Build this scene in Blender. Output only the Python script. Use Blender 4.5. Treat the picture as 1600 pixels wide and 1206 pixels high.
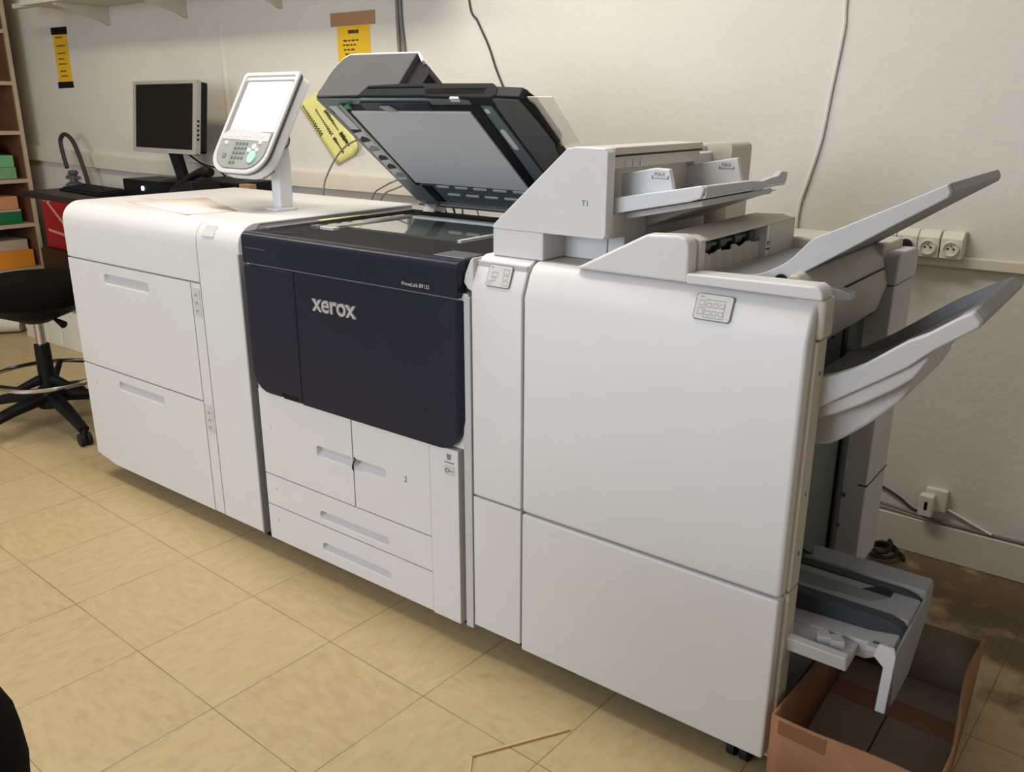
import bpy, bmesh, math, random
from mathutils import Vector, Matrix
random.seed(7)
for o in list(bpy.data.objects): bpy.data.objects.remove(o, do_unlink=True)
S = bpy.context.scene
COL = S.collection
PI = math.pi

# ------------------------------------------------------------------ camera
cam = bpy.data.cameras.new('camera'); camo = bpy.data.objects.new('camera', cam); COL.objects.link(camo)
right = Vector((0.79357938, 0.60845969, 0.00292813))
up = Vector((-0.18914834, 0.24211582, 0.95163167))
fwd = Vector((-0.57832056, 0.75574912, -0.30722726))
camo.matrix_world = Matrix(((right.x, up.x, -fwd.x, 2.02113325), (right.y, up.y, -fwd.y, -1.41233347),
                            (right.z, up.z, -fwd.z, 1.28997726), (0, 0, 0, 1)))
cam.sensor_width = 36; cam.lens = 1350.2544 / 1600 * 36; cam.clip_start = .02
S.camera = camo
# ------------------------------------------------------------------ world, lamps, exposure
w = bpy.data.worlds.new('world'); S.world = w; w.use_nodes = True
w.node_tree.nodes['Background'].inputs[0].default_value = (.9, .95, 1, 1)
w.node_tree.nodes['Background'].inputs[1].default_value = .10
def area(name, loc, sx, sy, power, col, rot=(0, 0, 0)):
    l = bpy.data.lights.new(name, 'AREA'); l.shape = 'RECTANGLE'; l.size = sx; l.size_y = sy; l.energy = power; l.color = col
    o = bpy.data.objects.new(name, l); COL.objects.link(o); o.location = loc; o.rotation_euler = rot
    return o
area('ceiling_light', (.4, .05, 2.62), 1.3, .35, 29, (1, .945, .87))
area('ceiling_light', (-1.5, -.3, 2.62), 1.6, .35, 23, (1, .88, .68))
area('window_daylight', (.0, -3.9, 1.7), 2.2, 1.5, 84, (.80, .885, 1), (PI / 2, 0, 0))
S.view_settings.view_transform = 'Standard'; S.view_settings.look = 'None'
S.view_settings.gamma = 1; S.view_settings.use_curve_mapping = False
S.view_settings.exposure = 0.12

# ------------------------------------------------------------------ materials
def lin(h):
    c = [int(h[i:i + 2], 16) / 255 for i in (0, 2, 4)]
    return tuple(x / 12.92 if x <= .04045 else ((x + .055) / 1.055) ** 2.4 for x in c) + (1,)
def mat(name, h, rough=.5, metal=0, var=.04, scale=12, bump=0, bscale=200, emit=0, spec=.5, trans=0, alpha=1, coat=0):
    m = bpy.data.materials.new(name); m.use_nodes = True; nt = m.node_tree; N = nt.nodes; L = nt.links
    b = N['Principled BSDF']; c = lin(h)
    tc = N.new('ShaderNodeTexCoord'); nz = N.new('ShaderNodeTexNoise'); nz.inputs['Scale'].default_value = scale; nz.inputs['Detail'].default_value = 4
    L.new(tc.outputs['Object'], nz.inputs['Vector'])
    r = N.new('ShaderNodeValToRGB')
    r.color_ramp.elements[0].position = .3; r.color_ramp.elements[1].position = .7
    r.color_ramp.elements[0].color = tuple(max(0, x * (1 - var)) for x in c[:3]) + (1,)
    r.color_ramp.elements[1].color = tuple(min(1, x * (1 + var)) for x in c[:3]) + (1,)
    L.new(nz.outputs['Fac'], r.inputs['Fac']); L.new(r.outputs['Color'], b.inputs['Base Color'])
    b.inputs['Roughness'].default_value = rough; b.inputs['Metallic'].default_value = metal
    b.inputs['Specular IOR Level'].default_value = spec; b.inputs['Transmission Weight'].default_value = trans
    b.inputs['Alpha'].default_value = alpha; b.inputs['Coat Weight'].default_value = coat
    if emit:
        L.new(r.outputs['Color'], b.inputs['Emission Color']); b.inputs['Emission Strength'].default_value = emit
    if bump:
        n2 = N.new('ShaderNodeTexNoise'); n2.inputs['Scale'].default_value = bscale; n2.inputs['Detail'].default_value = 3
        L.new(tc.outputs['Object'], n2.inputs['Vector'])
        bp = N.new('ShaderNodeBump'); bp.inputs['Strength'].default_value = bump; bp.inputs['Distance'].default_value = .004
        L.new(n2.outputs['Fac'], bp.inputs['Height']); L.new(bp.outputs['Normal'], b.inputs['Normal'])
    return m
WHITE = mat('white_plastic', 'dad8d8', .42, bump=.05, bscale=900, var=.012)
WHITE2 = mat('cool_white_plastic', 'd6d7da', .45, var=.012)
BEIGE = mat('beige_plastic', 'c6beb2', .5, var=.02)
GREYW = mat('light_grey_plastic', 'c2c1c2', .5, var=.02)
GREY = mat('grey_plastic', '98999c', .5, var=.03)
MIDGREY = mat('mid_grey_plastic', '77797c', .5, var=.03)
DGREY = mat('dark_grey_plastic', '4c4d50', .5, var=.04)
DECK = mat('charcoal_deck_plastic', '2d2d2e', .7, var=.04, bump=.05, bscale=900, spec=.06)
HEADM = mat('slate_grey_plastic', '565657', .6, var=.03, spec=.2)
NAVY = mat('navy_plastic', '1e2233', .30, var=.04, bump=.04, bscale=900, spec=.28)
SEAM = mat('dark_seam', '2a2827', .8)
BLACK = mat('black_plastic', '131316', .5, var=.1, spec=.2)
BLACKM = mat('black_fabric', '110f0c', .95, spec=.05, var=.2, bump=.3, bscale=600)
CHROME = mat('chrome', 'c9c9c9', .16, 1, var=.02)
LOGO = mat('silver_lettering', 'd2d3d6', .3, .55, var=.02)
STEEL = mat('brushed_steel', '9b9ea2', .35, .9)
BLUEMET = mat('blue_grey_sheet_metal', '68747a', .4, .35, var=.05)
GREENMET = mat('grey_green_sheet_metal', '59625f', .5, .3, var=.05)
PADW = mat('pale_grey_pad', 'bfc0c4', .7, var=.02)
GLASS = mat('platen_glass', 'bcc2bc', .03, .85, var=.01)
CLEAR = mat('clear_sheet_plastic', 'd8d4cc', .25, alpha=.42)
SCREEN = mat('lit_touch_screen', 'f8f9fb', .3, emit=1.15, var=.01)
KEYPAD = mat('grey_green_keypad', '90948e', .5, var=.03)
TEAL = mat('pale_green_button', '9fd0c2', .4, emit=.12)
BUTTON = mat('pale_button', 'e8e6de', .4, emit=.25)
RUBBER = mat('black_rubber', '131212', .7)
GRAYBELT = mat('dark_grey_belt', '3d4145', .8)
PINKPAPER = mat('pale_pink_paper', 'efe2dd', .8, var=.01)
PAPER = mat('white_paper', 'd9d3c6', .8, var=.05, bump=.2, bscale=40)
CARD = mat('brown_cardboard', '94694a', .85, var=.08, scale=20, bump=.1, bscale=120)
CARDIN = mat('grey_lined_cardboard', '8a7a68', .9, var=.05)
TAPE = mat('brown_packing_tape', '80573f', .4, var=.05)
KRAFT = mat('kraft_tape', 'a57c58', .7, var=.05)
YEL = mat('yellow_paper', 'e3b520', .75, var=.03)
PYEL = mat('pale_yellow_paper', 'e2dc8c', .8, var=.04)
INK = mat('printed_ink', '3a3320', .8)
FAINT = mat('faint_print', '9d9896', .7)
LABEL = mat('grey_label', 'c9c7c4', .5, var=.02)
SILVER = mat('silver_bezel_plastic', 'a9a7a3', .35, .3)
DARKSCR = mat('dark_monitor_screen', '171513', .4, var=.05, spec=.12)
LED = mat('blue_light', '8fd8ff', .4, emit=6)
DESKM = mat('dark_desk_laminate', '241e1a', .45, var=.1)
WOODL = mat('pale_wood_edge', 'b9a68c', .6, var=.08, scale=6)
WOODB = mat('brown_wood_board', '6b4630', .65, var=.12, scale=8)
GREENA = mat('light_green_card', '6fb07a', .7, var=.05)
GREENB = mat('green_paper', '77a072', .75, var=.12, scale=40)
GREENC = mat('deep_green_card', '0d6a3e', .6, var=.08)
SALMON = mat('salmon_paper', 'c98a66', .75, var=.08, scale=30)
ORANGE = mat('orange_paper', 'dd8a1e', .7, var=.05)
CREAM = mat('cream_paper', 'b5aa92', .75, var=.06)
BLUEPL = mat('blue_grey_plastic_wrap', '3c4450', .3, var=.3, scale=60)
RED = mat('red_card', 'a81a20', .5, var=.08)
REDW = mat('pale_print', 'd7a29a', .6)
SOCKET = mat('cream_socket_plastic', 'd8d2c4', .45, var=.02)
CABLEW = mat('white_cable', 'd9d6cf', .5)
CABLEG = mat('grey_cable', '77736c', .6)
CABLED = mat('dark_cable', '2d2824', .6)
GREENT = mat('green_tab', '1f8a4a', .5)
GOLD = mat('pale_gold_strip', 'd2b98a', .35, .5)
SHELFM = mat('white_shelf_board', 'cfc8bb', .6, var=.03)
TRUNK = mat('cream_trunking_plastic', 'd8d0c0', .5, var=.02)
WALLM = mat('cream_plaster', 'd4cfc6', .85, var=.03, scale=2, bump=.35, bscale=45)
CEILM = mat('ceiling_paint', 'd8d6d2', .9)
BASEM = mat('painted_skirting', 'cfc8bb', .7, var=.04, bump=.2, bscale=40)

def floor_material():
    m = bpy.data.materials.new('vinyl_floor_tiles'); m.use_nodes = True; nt = m.node_tree; N = nt.nodes; L = nt.links
    b = N['Principled BSDF']; b.inputs['Roughness'].default_value = .42; b.inputs['Specular IOR Level'].default_value = .35
    tc = N.new('ShaderNodeTexCoord'); sep = N.new('ShaderNodeSeparateXYZ'); L.new(tc.outputs['Object'], sep.inputs[0])
    def M(op, a, v=None, c=None):
        n = N.new('ShaderNodeMath'); n.operation = op
        for i, x in enumerate((a, v, c)):
            if x is None: continue
            if isinstance(x, (int, float)): n.inputs[i].default_value = x
            else: L.new(x, n.inputs[i])
        return n.outputs[0]
    T = .333
    u = M('DIVIDE', sep.outputs[0], T); v = M('DIVIDE', sep.outputs[1], T)
    def near(x):
        f = M('FRACT', M('ADD', x, .5)); return M('ABSOLUTE', M('SUBTRACT', f, .5))
    d = M('MINIMUM', near(u), near(v))
    wob = N.new('ShaderNodeTexNoise'); wob.inputs['Scale'].default_value = 7; L.new(tc.outputs['Object'], wob.inputs['Vector'])
    line = M('LESS_THAN', d, M('MULTIPLY', wob.outputs['Fac'], .008))
    fu = M('FLOOR', u); fv = M('FLOOR', v)
    par = M('ABSOLUTE', M('MODULO', M('ADD', fu, fv), 2))
    # streaky flecks, direction turned on alternate tiles
    def streak(sx, sy):
        mp = N.new('ShaderNodeMapping'); mp.inputs['Scale'].default_value = (sx, sy, 1); L.new(tc.outputs['Object'], mp.inputs['Vector'])
        n = N.new('ShaderNodeTexNoise'); n.inputs['Scale'].default_value = 1; n.inputs['Detail'].default_value = 5; n.inputs['Roughness'].default_value = .6
        L.new(mp.outputs[0], n.inputs['Vector']); return n.outputs['Fac']
    mixf = N.new('ShaderNodeMix'); mixf.data_type = 'FLOAT'
    L.new(par, mixf.inputs[0]); L.new(streak(18, 46), mixf.inputs[2]); L.new(streak(46, 18), mixf.inputs[3])
    wn = N.new('ShaderNodeTexWhiteNoise'); wn.noise_dimensions = '2D'
    cb = N.new('ShaderNodeCombineXYZ'); L.new(fu, cb.inputs[0]); L.new(fv, cb.inputs[1]); L.new(cb.outputs[0], wn.inputs['Vector'])
    val = M('ADD', M('MULTIPLY', mixf.outputs[0], 1.0), M('MULTIPLY', M('SUBTRACT', wn.outputs['Value'], .5), .10))
    rp = N.new('ShaderNodeValToRGB'); L.new(val, rp.inputs['Fac'])
    e = rp.color_ramp.elements
    e[0].position = .30; e[0].color = lin('b19b74'); e[1].position = .72; e[1].color = lin('c0ab84')
    x = e.new(.5); x.color = lin('b9a47c')
    # grime: scuffs and dark dirt, thicker in the back corner with shade painted in
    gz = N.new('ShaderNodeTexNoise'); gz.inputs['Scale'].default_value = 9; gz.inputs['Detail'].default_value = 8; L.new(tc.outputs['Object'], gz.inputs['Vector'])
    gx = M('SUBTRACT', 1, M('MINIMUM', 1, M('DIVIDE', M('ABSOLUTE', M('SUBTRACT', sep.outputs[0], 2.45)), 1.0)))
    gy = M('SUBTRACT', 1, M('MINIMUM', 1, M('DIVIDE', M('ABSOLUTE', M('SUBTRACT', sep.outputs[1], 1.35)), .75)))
    dirt_shade_zone = M('MULTIPLY', gx, gy)
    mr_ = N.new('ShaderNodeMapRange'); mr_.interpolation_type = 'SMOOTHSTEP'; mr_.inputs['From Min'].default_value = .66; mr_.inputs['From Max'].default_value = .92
    L.new(M('ADD', gz.outputs['Fac'], M('MULTIPLY', dirt_shade_zone, .7)), mr_.inputs['Value'])
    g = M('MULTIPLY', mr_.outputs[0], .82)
    sp = N.new('ShaderNodeTexNoise'); sp.inputs['Scale'].default_value = 55; sp.inputs['Detail'].default_value = 2; L.new(tc.outputs['Object'], sp.inputs['Vector'])
    spot = M('MULTIPLY', M('GREATER_THAN', sp.outputs['Fac'], .775), .5)
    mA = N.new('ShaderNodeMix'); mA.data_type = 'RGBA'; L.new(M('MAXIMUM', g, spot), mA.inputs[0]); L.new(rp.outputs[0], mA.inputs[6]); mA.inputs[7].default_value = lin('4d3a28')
    mB = N.new('ShaderNodeMix'); mB.data_type = 'RGBA'; L.new(M('MULTIPLY', line, .62), mB.inputs[0]); L.new(mA.outputs[2], mB.inputs[6]); mB.inputs[7].default_value = lin('5a4226')
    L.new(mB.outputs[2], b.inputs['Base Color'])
    return m
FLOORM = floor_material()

# ------------------------------------------------------------------ mesh helpers
class MB:
    def __init__(s, M=None): s.bm = bmesh.new(); s.M = M
    def _v(s, pts): return [s.bm.verts.new(p) for p in pts]
    def face(s, pts): return s.bm.faces.new(s._v(pts))
    def box(s, x0, x1, y0, y1, z0, z1):
        return s.prism([(x0, y0), (x1, y0), (x1, y1), (x0, y1)], 'z', z0, z1)
    def prism(s, pts, ax, a, b):
        f = {'x': lambda p, t: (t, p[0], p[1]), 'y': lambda p, t: (p[0], t, p[1]), 'z': lambda p, t: (p[0], p[1], t)}[ax]
        A = s._v([f(p, a) for p in pts]); B = s._v([f(p, b) for p in pts]); n = len(pts)
        s.bm.faces.new(A); s.bm.faces.new(B[::-1])
        for i in range(n): s.bm.faces.new((A[i], A[(i + 1) % n], B[(i + 1) % n], B[i]))
        return s
    def tube(s, pts, r, n=8, closed=False, flat=1.0):
        P = [Vector(p) for p in pts]; m = len(P); rings = []; ref = None
        for i, p in enumerate(P):
            if closed: t = P[(i + 1) % m] - P[i - 1]
            else: t = P[min(i + 1, m - 1)] - P[max(i - 1, 0)]
            t.normalize()
            if ref is None: ref = Vector((0, 0, 1)) if abs(t.z) < .9 else Vector((1, 0, 0))
            a = (ref - t * ref.dot(t)).normalized(); bq = t.cross(a); ref = a
            rr = r[i] if isinstance(r, (list, tuple)) else r
            rings.append(s._v([p + (a * math.cos(2 * PI * k / n) * flat + bq * math.sin(2 * PI * k / n)) * rr for k in range(n)]))
        for i in range(m if closed else m - 1):
            A = rings[i]; B = rings[(i + 1) % m]
            for k in range(n): s.bm.faces.new((A[k], A[(k + 1) % n], B[(k + 1) % n], B[k]))
        if not closed: s.bm.faces.new(rings[0][::-1]); s.bm.faces.new(rings[-1])
        return s
    def lathe(s, prof, c=(0, 0, 0), n=32):
        rings = []
        for r, z in prof:
            if r < 1e-5: rings.append(s._v([(c[0], c[1], c[2] + z)]))
            else: rings.append(s._v([(c[0] + r * math.cos(2 * PI * k / n), c[1] + r * math.sin(2 * PI * k / n), c[2] + z) for k in range(n)]))
        for A, B in zip(rings, rings[1:]):
            for k in range(n):
                a, b_, c_, d = A[k % len(A)], A[(k + 1) % len(A)], B[(k + 1) % len(B)], B[k % len(B)]
                vs = [a, b_, c_, d]; u = []
                for x in vs:
                    if x not in u: u.append(x)
                if len(u) >= 3: s.bm.faces.new(u)
        for R in (rings[0], rings[-1]):
            if len(R) > 2: s.bm.faces.new(R)
        return s
    def panel(s, outer, y0, y1, holes=()):
        """plate in the XZ plane facing -y with pocket recesses: holes = (loop, pocket loop, depth)"""
        bm = s.bm; E = []
        O = s._v([(p[0], y0, p[1]) for p in outer]); n = len(O)
        E += [bm.edges.new((O[i], O[(i + 1) % n])) for i in range(n)]
        for loop, inner, dep in holes:
            H = s._v([(p[0], y0, p[1]) for p in loop]); h = len(H)
            E += [bm.edges.new((H[i], H[(i + 1) % h])) for i in range(h)]
            I = s._v([(p[0], y0 + dep, p[1]) for p in inner])
            for i in range(h): bm.faces.new((H[i], H[(i + 1) % h], I[(i + 1) % h], I[i]))
            bm.faces.new(I)
        if holes: bmesh.ops.triangle_fill(bm, use_beauty=True, edges=E)
        else: bm.faces.new(O)
        B = s._v([(p[0], y1, p[1]) for p in outer])
        for i in range(n): bm.faces.new((O[i], O[(i + 1) % n], B[(i + 1) % n], B[i]))
        bm.faces.new(B)
        return s
    def grid(s, rows):
        V = [s._v(r) for r in rows]
        for A, B in zip(V, V[1:]):
            for i in range(len(A) - 1): s.bm.faces.new((A[i], A[i + 1], B[i + 1], B[i]))
        return s
def arc(cx, cy, r, a0, a1, n=6, ry=None):
    ry = ry or r
    return [(cx + r * math.cos(math.radians(a0 + (a1 - a0) * i / n)), cy + ry * math.sin(math.radians(a0 + (a1 - a0) * i / n))) for i in range(n + 1)]
def rrect(x0, x1, z0, z1, r, n=4):
    return arc(x1 - r, z1 - r, r, 0, 90, n) + arc(x0 + r, z1 - r, r, 90, 180, n) + arc(x0 + r, z0 + r, r, 180, 270, n) + arc(x1 - r, z0 + r, r, 270, 360, n)
def thing(name, label, cat, base=(0, 0, 0), group=None):
    o = bpy.data.objects.new(name, None); COL.objects.link(o); o.location = base; o.empty_display_size = .05
    o['label'] = label; o['category'] = cat
    if group: o['group'] = group
    return o
def tag(o, label, cat, group=None):
    o['label'] = label; o['category'] = cat
    if group: o['group'] = group
    return o
def base_of(o):
    v = Vector((0, 0, 0))
    while o is not None: v += o.location; o = o.parent
    return v
def obj(name, mb, m, parent=None, base=None, bevel=0, seg=2, angle=30, smooth=True, solid=0):
    bm = mb.bm
    bmesh.ops.remove_doubles(bm, verts=bm.verts, dist=1e-6)
    bmesh.ops.recalc_face_normals(bm, faces=bm.faces)
    if mb.M is not None: bm.transform(mb.M)
    b = base_of(parent) if parent is not None else Vector(base or (0, 0, 0))
    bm.transform(Matrix.Translation(-b))
    me = bpy.data.meshes.new(name); bm.to_mesh(me); bm.free()
    me.materials.append(m)
    o = bpy.data.objects.new(name, me); COL.objects.link(o)
    if parent is not None: o.parent = parent
    else: o.location = b
    if smooth:
        me.shade_smooth(); me.set_sharp_from_angle(angle=math.radians(angle))
    if solid:
        sm = o.modifiers.new('thickness', 'SOLIDIFY'); sm.thickness = solid; sm.offset = 0
    if bevel:
        bv = o.modifiers.new('edges', 'BEVEL'); bv.width = bevel; bv.segments = seg; bv.limit_method = 'ANGLE'; bv.angle_limit = math.radians(angle); bv.harden_normals = True
    return o
def structure(name, mb, m, **k):
    o = obj(name, mb, m, **k); o['kind'] = 'structure'; return o
def label_part(o, t): o['label'] = t; return o
def text_mb(txt, size, M, extrude=.0006, align='LEFT', bold=0, spacing=1):
    cu = bpy.data.curves.new('t', 'FONT'); cu.body = txt; cu.size = size; cu.extrude = extrude; cu.align_x = align; cu.offset = bold; cu.space_character = spacing
    to = bpy.data.objects.new('t', cu); COL.objects.link(to)
    bpy.context.view_layer.update()
    me = bpy.data.meshes.new_from_object(to.evaluated_get(bpy.context.evaluated_depsgraph_get()))
    bpy.data.objects.remove(to); bpy.data.curves.remove(cu)
    mb = MB(M); mb.bm.from_mesh(me); bpy.data.meshes.remove(me)
    return mb
XZ = lambda x, y, z: Matrix.Translation((x, y, z)) @ Matrix.Rotation(PI / 2, 4, 'X')       # text upright, facing -y
def dup(root, offset, label=None, group=None):
    r = root.copy(); COL.objects.link(r); r.location = root.location + Vector(offset)
    if label: r['label'] = label
    if group: r['group'] = group
    for ch in list(root.children):
        c = ch.copy(); COL.objects.link(c); c.parent = r
        for g in list(ch.children):
            d = g.copy(); COL.objects.link(d); d.parent = c
    return r
def caster(x, y, h, parent):
    m = MB(); r = h * .42
    m.tube([(x - .022, y, r), (x - .006, y, r)], r, 16).tube([(x + .006, y, r), (x + .022, y, r)], r, 16)
    o = obj('caster', m, RUBBER, parent)
    m = MB(); m.box(x - .02, x + .02, y - .02, y + .02, r * 1.7, h + .002).box(x - .005, x + .005, y - .012, y + .012, r * .8, r * 1.9)
    obj('caster_fork', m, DGREY, o)
    return o

# ================================================================== ROOM
WY = 1.213
m = MB(); m.box(-4.0, 4.0, -4.0, WY, -.05, 0)
fl = bpy.data.objects
b = m.bm
fo = Vector((-.4864, -.1552, 0)); g = -.0394
Mf = Matrix.Translation(fo) @ Matrix.Rotation(g, 4, 'Z')
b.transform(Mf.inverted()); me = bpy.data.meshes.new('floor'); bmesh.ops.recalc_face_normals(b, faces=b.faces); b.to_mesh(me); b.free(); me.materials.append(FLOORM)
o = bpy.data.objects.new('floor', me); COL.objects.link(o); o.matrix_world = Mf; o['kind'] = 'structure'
structure('ceiling', MB().box(-4.1, 4.1, -4.1, WY + .1, 2.72, 2.8), CEILM)
structure('wall_back', MB().box(-4.1, 4.1, WY, WY + .1, -.05, 2.75), WALLM)
structure('wall_left', MB().box(-4.1, -3.98, -4.1, WY + .1, -.05, 2.75), CEILM)
structure('wall_right', MB().box(4.0, 4.1, -4.1, WY + .1, -.05, 2.75), CEILM)
structure('wall_front', MB().box(-4.1, 4.1, -4.1, -4.0, -.05, 2.75), CEILM)
structure('baseboard_back', MB().box(-3.98, 4.0, WY - .014, WY + .01, 0, .112), BASEM, bevel=.004)
# trunking: a taller rail on the left that tilts up at its far end, a slim rail on the right
m = MB(); m.prism([(-2.62, .941), (-.25, .942), (-.25, 1.010), (-2.62, 1.016)], 'y', WY - .028, WY + .01)
m.prism([(-3.98, .972), (-2.62, .941), (-2.62, 1.016), (-3.98, 1.062)], 'y', WY - .028, WY + .01)
structure('trim_1', m, TRUNK, bevel=.004)
structure('trim_2', MB().box(.2, 4.0, WY - .022, WY + .01, .874, .905), TRUNK, bevel=.004)
structure('trim_3', MB().prism(arc(-1.71, WY + .006, .022, 180, 360, 8, .013), 'z', 1.016, 1.66), WALLM)

# ================================================================== PAPER FEEDER (left module)
f = thing('paper_feeder', 'long white floor-standing paper feeder cabinet with two drawers at the left end', 'paper feeder', (-.49, .35, 0))
front = [(.012, .062), (.012, .90), (.016, .93)] + arc(.072, .922, .062, 180, 90, 6)[1:] + [(.69, .984), (.69, .062)]
m = MB(); m.prism([(.014, .064)] + [(.014, .9)] + arc(.074, .92, .06, 170, 90, 5) + [(.688, .98), (.688, .064)], 'x', -.966, -.003)
obj('cabinet', m, GREYW, f, bevel=.003)
HL = -.969
# lift-up top cover (left) and right-hand interface cover share the rolled front edge
def rolled(x0, x1, zb):
    mb = MB(); pr = [(0, zb), (0, .905)] + arc(.066, .919, .066, 180, 90, 8)[1:] + [(.69, .985), (.69, .978), (.08, .978), (.02, .92), (.02, zb)]
    mb.prism(pr, 'x', x0, x1); return mb
obj('top_cover', rolled(HL, -.2, .803), WHITE, f, bevel=.004)
ic = obj('side_cover', rolled(-.197, 0, .062), WHITE, f, bevel=.004)
m = MB(); m.prism([(-.003, .905), (.0035, .905), (.0035, .062), (-.003, .062)], 'y', -.002, .03)
obj('edge_strip', m, GREY, f)
def pocket(x0, x1, z0, z1, dep=.03, r=.011, ramp=.62, sq=None):
    loop = rrect(x0, x1, z0, z1, r)
    inner = [(x0 + (x - x0) * .985 + .004 * (1 if x < (x0 + x1) / 2 else -.2), max(z, z0 + (z1 - z0) * ramp)) for x, z in loop]
    k = {}
    inner = [(x, z + 1e-5 * i) for i, (x, z) in enumerate(inner)]
    return (loop, inner, dep)
def drawer(parent, outer, holes, mt=WHITE, y0=0, y1=.02, name='drawer'):
    return obj(name, MB().panel(outer, y0, y1, holes), mt, parent, angle=25)
drawer(f, [(HL, .433), (-.249, .433), (-.249, .799), (HL, .799)], [pocket(-.743, -.478, .733, .768)])
drawer(f, [(HL + .002, .086), (-.845, .064), (-.249, .064), (-.249, .428), (HL, .428)], [pocket(-.743, -.472, .366, .399)])
st = obj('indicator_strip', MB().box(-.2465, -.2, .001, .02, .064, .799), WHITE, f)
for z0, z1 in ((.70, .786), (.335, .425)):
    obj('indicator_panel', MB().box(-.241, -.206, -.001, .005, z0, z1), LABEL, st, bevel=.001)
    for k in range(3):
        obj('indicator_mark', MB().box(-.229, -.218, -.0016, 0, z0 + .012 + k * .024, z0 + .02 + k * .024), FAINT, st)
for z, x in ((.742, -.90), (.372, -.90)):
    obj('drawer_number', text_mb('2' if z < .5 else '1', .02, XZ(x, -.0006, z - .01), .0004), LABEL, f)
bd = MB(Matrix.Translation((0, .0113, .956)) @ Matrix.Rotation(math.radians(-34), 4, 'X'))
bd.prism(rrect(-.166, -.112, -.018, .018, .004), 'y', -.0012, .006)
label_part(obj('badge', bd, LABEL, f, bevel=.001), 'small square grey badge')
m = MB(); m.prism(rrect(-.845, -.79, .215, .245, .008), 'z', .984, .9862); obj('top_button', m, LABEL, f)
m = MB(); m.prism(rrect(-.34, -.24, .235, .36, .008), 'z', .984, .9868); obj('service_plate', m, WHITE2, f, bevel=.001)
for x, y in ((-.76, .09), (-.08, .08), (-.87, .6), (-.08, .6)): caster(x, y, .064, f)
# printed sheet lying on the feeder
m = MB(); m.face([(-.79, .135, .9862), (-.305, .05, .9862), (-.27, .20, .9862), (-.69, .372, .9862)])
tag(obj('paper_sheet', m, PINKPAPER, base=(-.5, .2, .985), solid=.0012), 'large pale pink paper sheet lying flat on top of the white paper feeder', 'paper')

# ================================================================== CONTROL CONSOLE
c = thing('control_console', 'grey touch screen control console on a white post standing on the paper feeder', 'control panel', (-.19, .3, .985))
m = MB(); m.prism([(-.222, .270), (-.165, .265), (-.155, .33), (-.17, .35), (-.215, .35)], 'z', .985, .994); obj('foot_plate', m, WHITE, c, bevel=.003)
m = MB(); m.prism([(.282, .99), (.285, 1.13), (.268, 1.17), (.285, 1.24), (.305, 1.25), (.332, 1.2), (.338, 1.13), (.335, .99)], 'x', -.208, -.168); obj('post', m, WHITE2, c, bevel=.008, seg=3)
m = MB(); m.tube([(-.168, .303, 1.195), (-.16, .303, 1.195)], .030, 24); hd = obj('hinge_disc', m, GREYW, c, bevel=.003)
m = MB(); m.tube([(-.1595, .303 + .026 * math.cos(a), 1.195 + .026 * math.sin(a)) for a in [x * .2 - 1.6 for x in range(14)]], .0022, 6); obj('hinge_groove', m, DGREY, hd)
m = MB(); m.tube([(-.24, .262, 1.11), (-.2, .255, 1.085), (-.16, .262, 1.105)], .005, 8); obj('tilt_lever', m, MIDGREY, c)
tl = math.atan2(.17, .28)                              # tilt of the screen from vertical
# local frame: x across, z up the face, y into the body; origin bottom-left of the face
MC = Matrix.Translation((-.372, .172, 1.098)) @ Matrix.Rotation(-tl, 4, 'X')
W_, H_ = .262, .340
out = [(W_, .085), (W_, H_ - .008), (W_ - .008, H_), (.008, H_), (0, H_ - .008), (0, .085)] + arc(.085, .075, .085, 180, 270, 8, .07)[1:] + arc(W_ - .085, .075, .085, 270, 360, 8, .07)[:-1]
def shrink(pts, k):
    cx, cz = W_ / 2, H_ / 2
    return [(cx + (x - cx) * (1 - 2 * k / W_), cz + (z - cz) * (1 - 2 * k / H_)) for x, z in pts]
m = MB(MC); m.prism(shrink(out, .004), 'y', .016, .05); obj('rear_housing', m, WHITE2, c, bevel=.012, seg=3)
m = MB(MC); m.prism(shrink(out, .001), 'y', .006, .018); obj('edge_band', m, DGREY, c, bevel=.002)
m = MB(MC); m.panel(out, 0, .008, [(shrink(out, .012), shrink(out, .013), .004)]); obj('bezel', m, GREYW, c, bevel=.0015)
m = MB(MC); m.prism([(.014, .135), (W_ - .014, .135), (W_ - .014, H_ - .026), (.014, H_ - .026)], 'y', .002, .006); obj('screen_surround', m, MIDGREY, c)
m = MB(MC); m.prism(rrect(.036, W_ - .016, .142, H_ - .034, .004), 'y', .0005, .004); label_part(obj('screen', m, SCREEN, c), 'glowing white touch screen')
kp = [(W_ - .016, .09), (W_ - .016, .136), (.05, .15), (.016, .132), (.016, .09)] + arc(.09, .08, .074, 180, 270, 6, .06)[1:] + arc(W_ - .09, .08, .074, 270, 360, 6, .06)[:-1]
m = MB(MC); m.prism(kp, 'y', -.001, .006); kpad = obj('keypad', m, KEYPAD, c, bevel=.001)
m = MB(MC); m.prism([(.018, .114), (W_ - .02, .108), (W_ - .02, .135), (.05, .148), (.018, .131)], 'y', -.0022, .001); obj('key_ledge', m, GREYW, kpad)
def button(x, z, r, mt, rz=None, nm='button'):
    mb = MB(MC); mb.prism(arc(x, z, r, 0, 345, 23, rz or r), 'y', -.006, 0); return obj(nm, mb, mt, kpad, bevel=.0008)
label_part(button(.196, .057, .017, TEAL, .020, 'start_button'), 'pale green start button')
for x, z, r in ((.19, .09, .008), (.172, .078, .006), (.208, .08, .0055), (.212, .104, .0055), (.05, .1, .005)): button(x, z, r, BUTTON)
for x in (.055, .092, .125, .152, .21):
    mb = MB(MC); mb.prism(arc(x, .126, .006, 0, 345, 15, .004), 'y', -.004, -.001); obj('button', mb, BUTTON, kpad)
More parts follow.
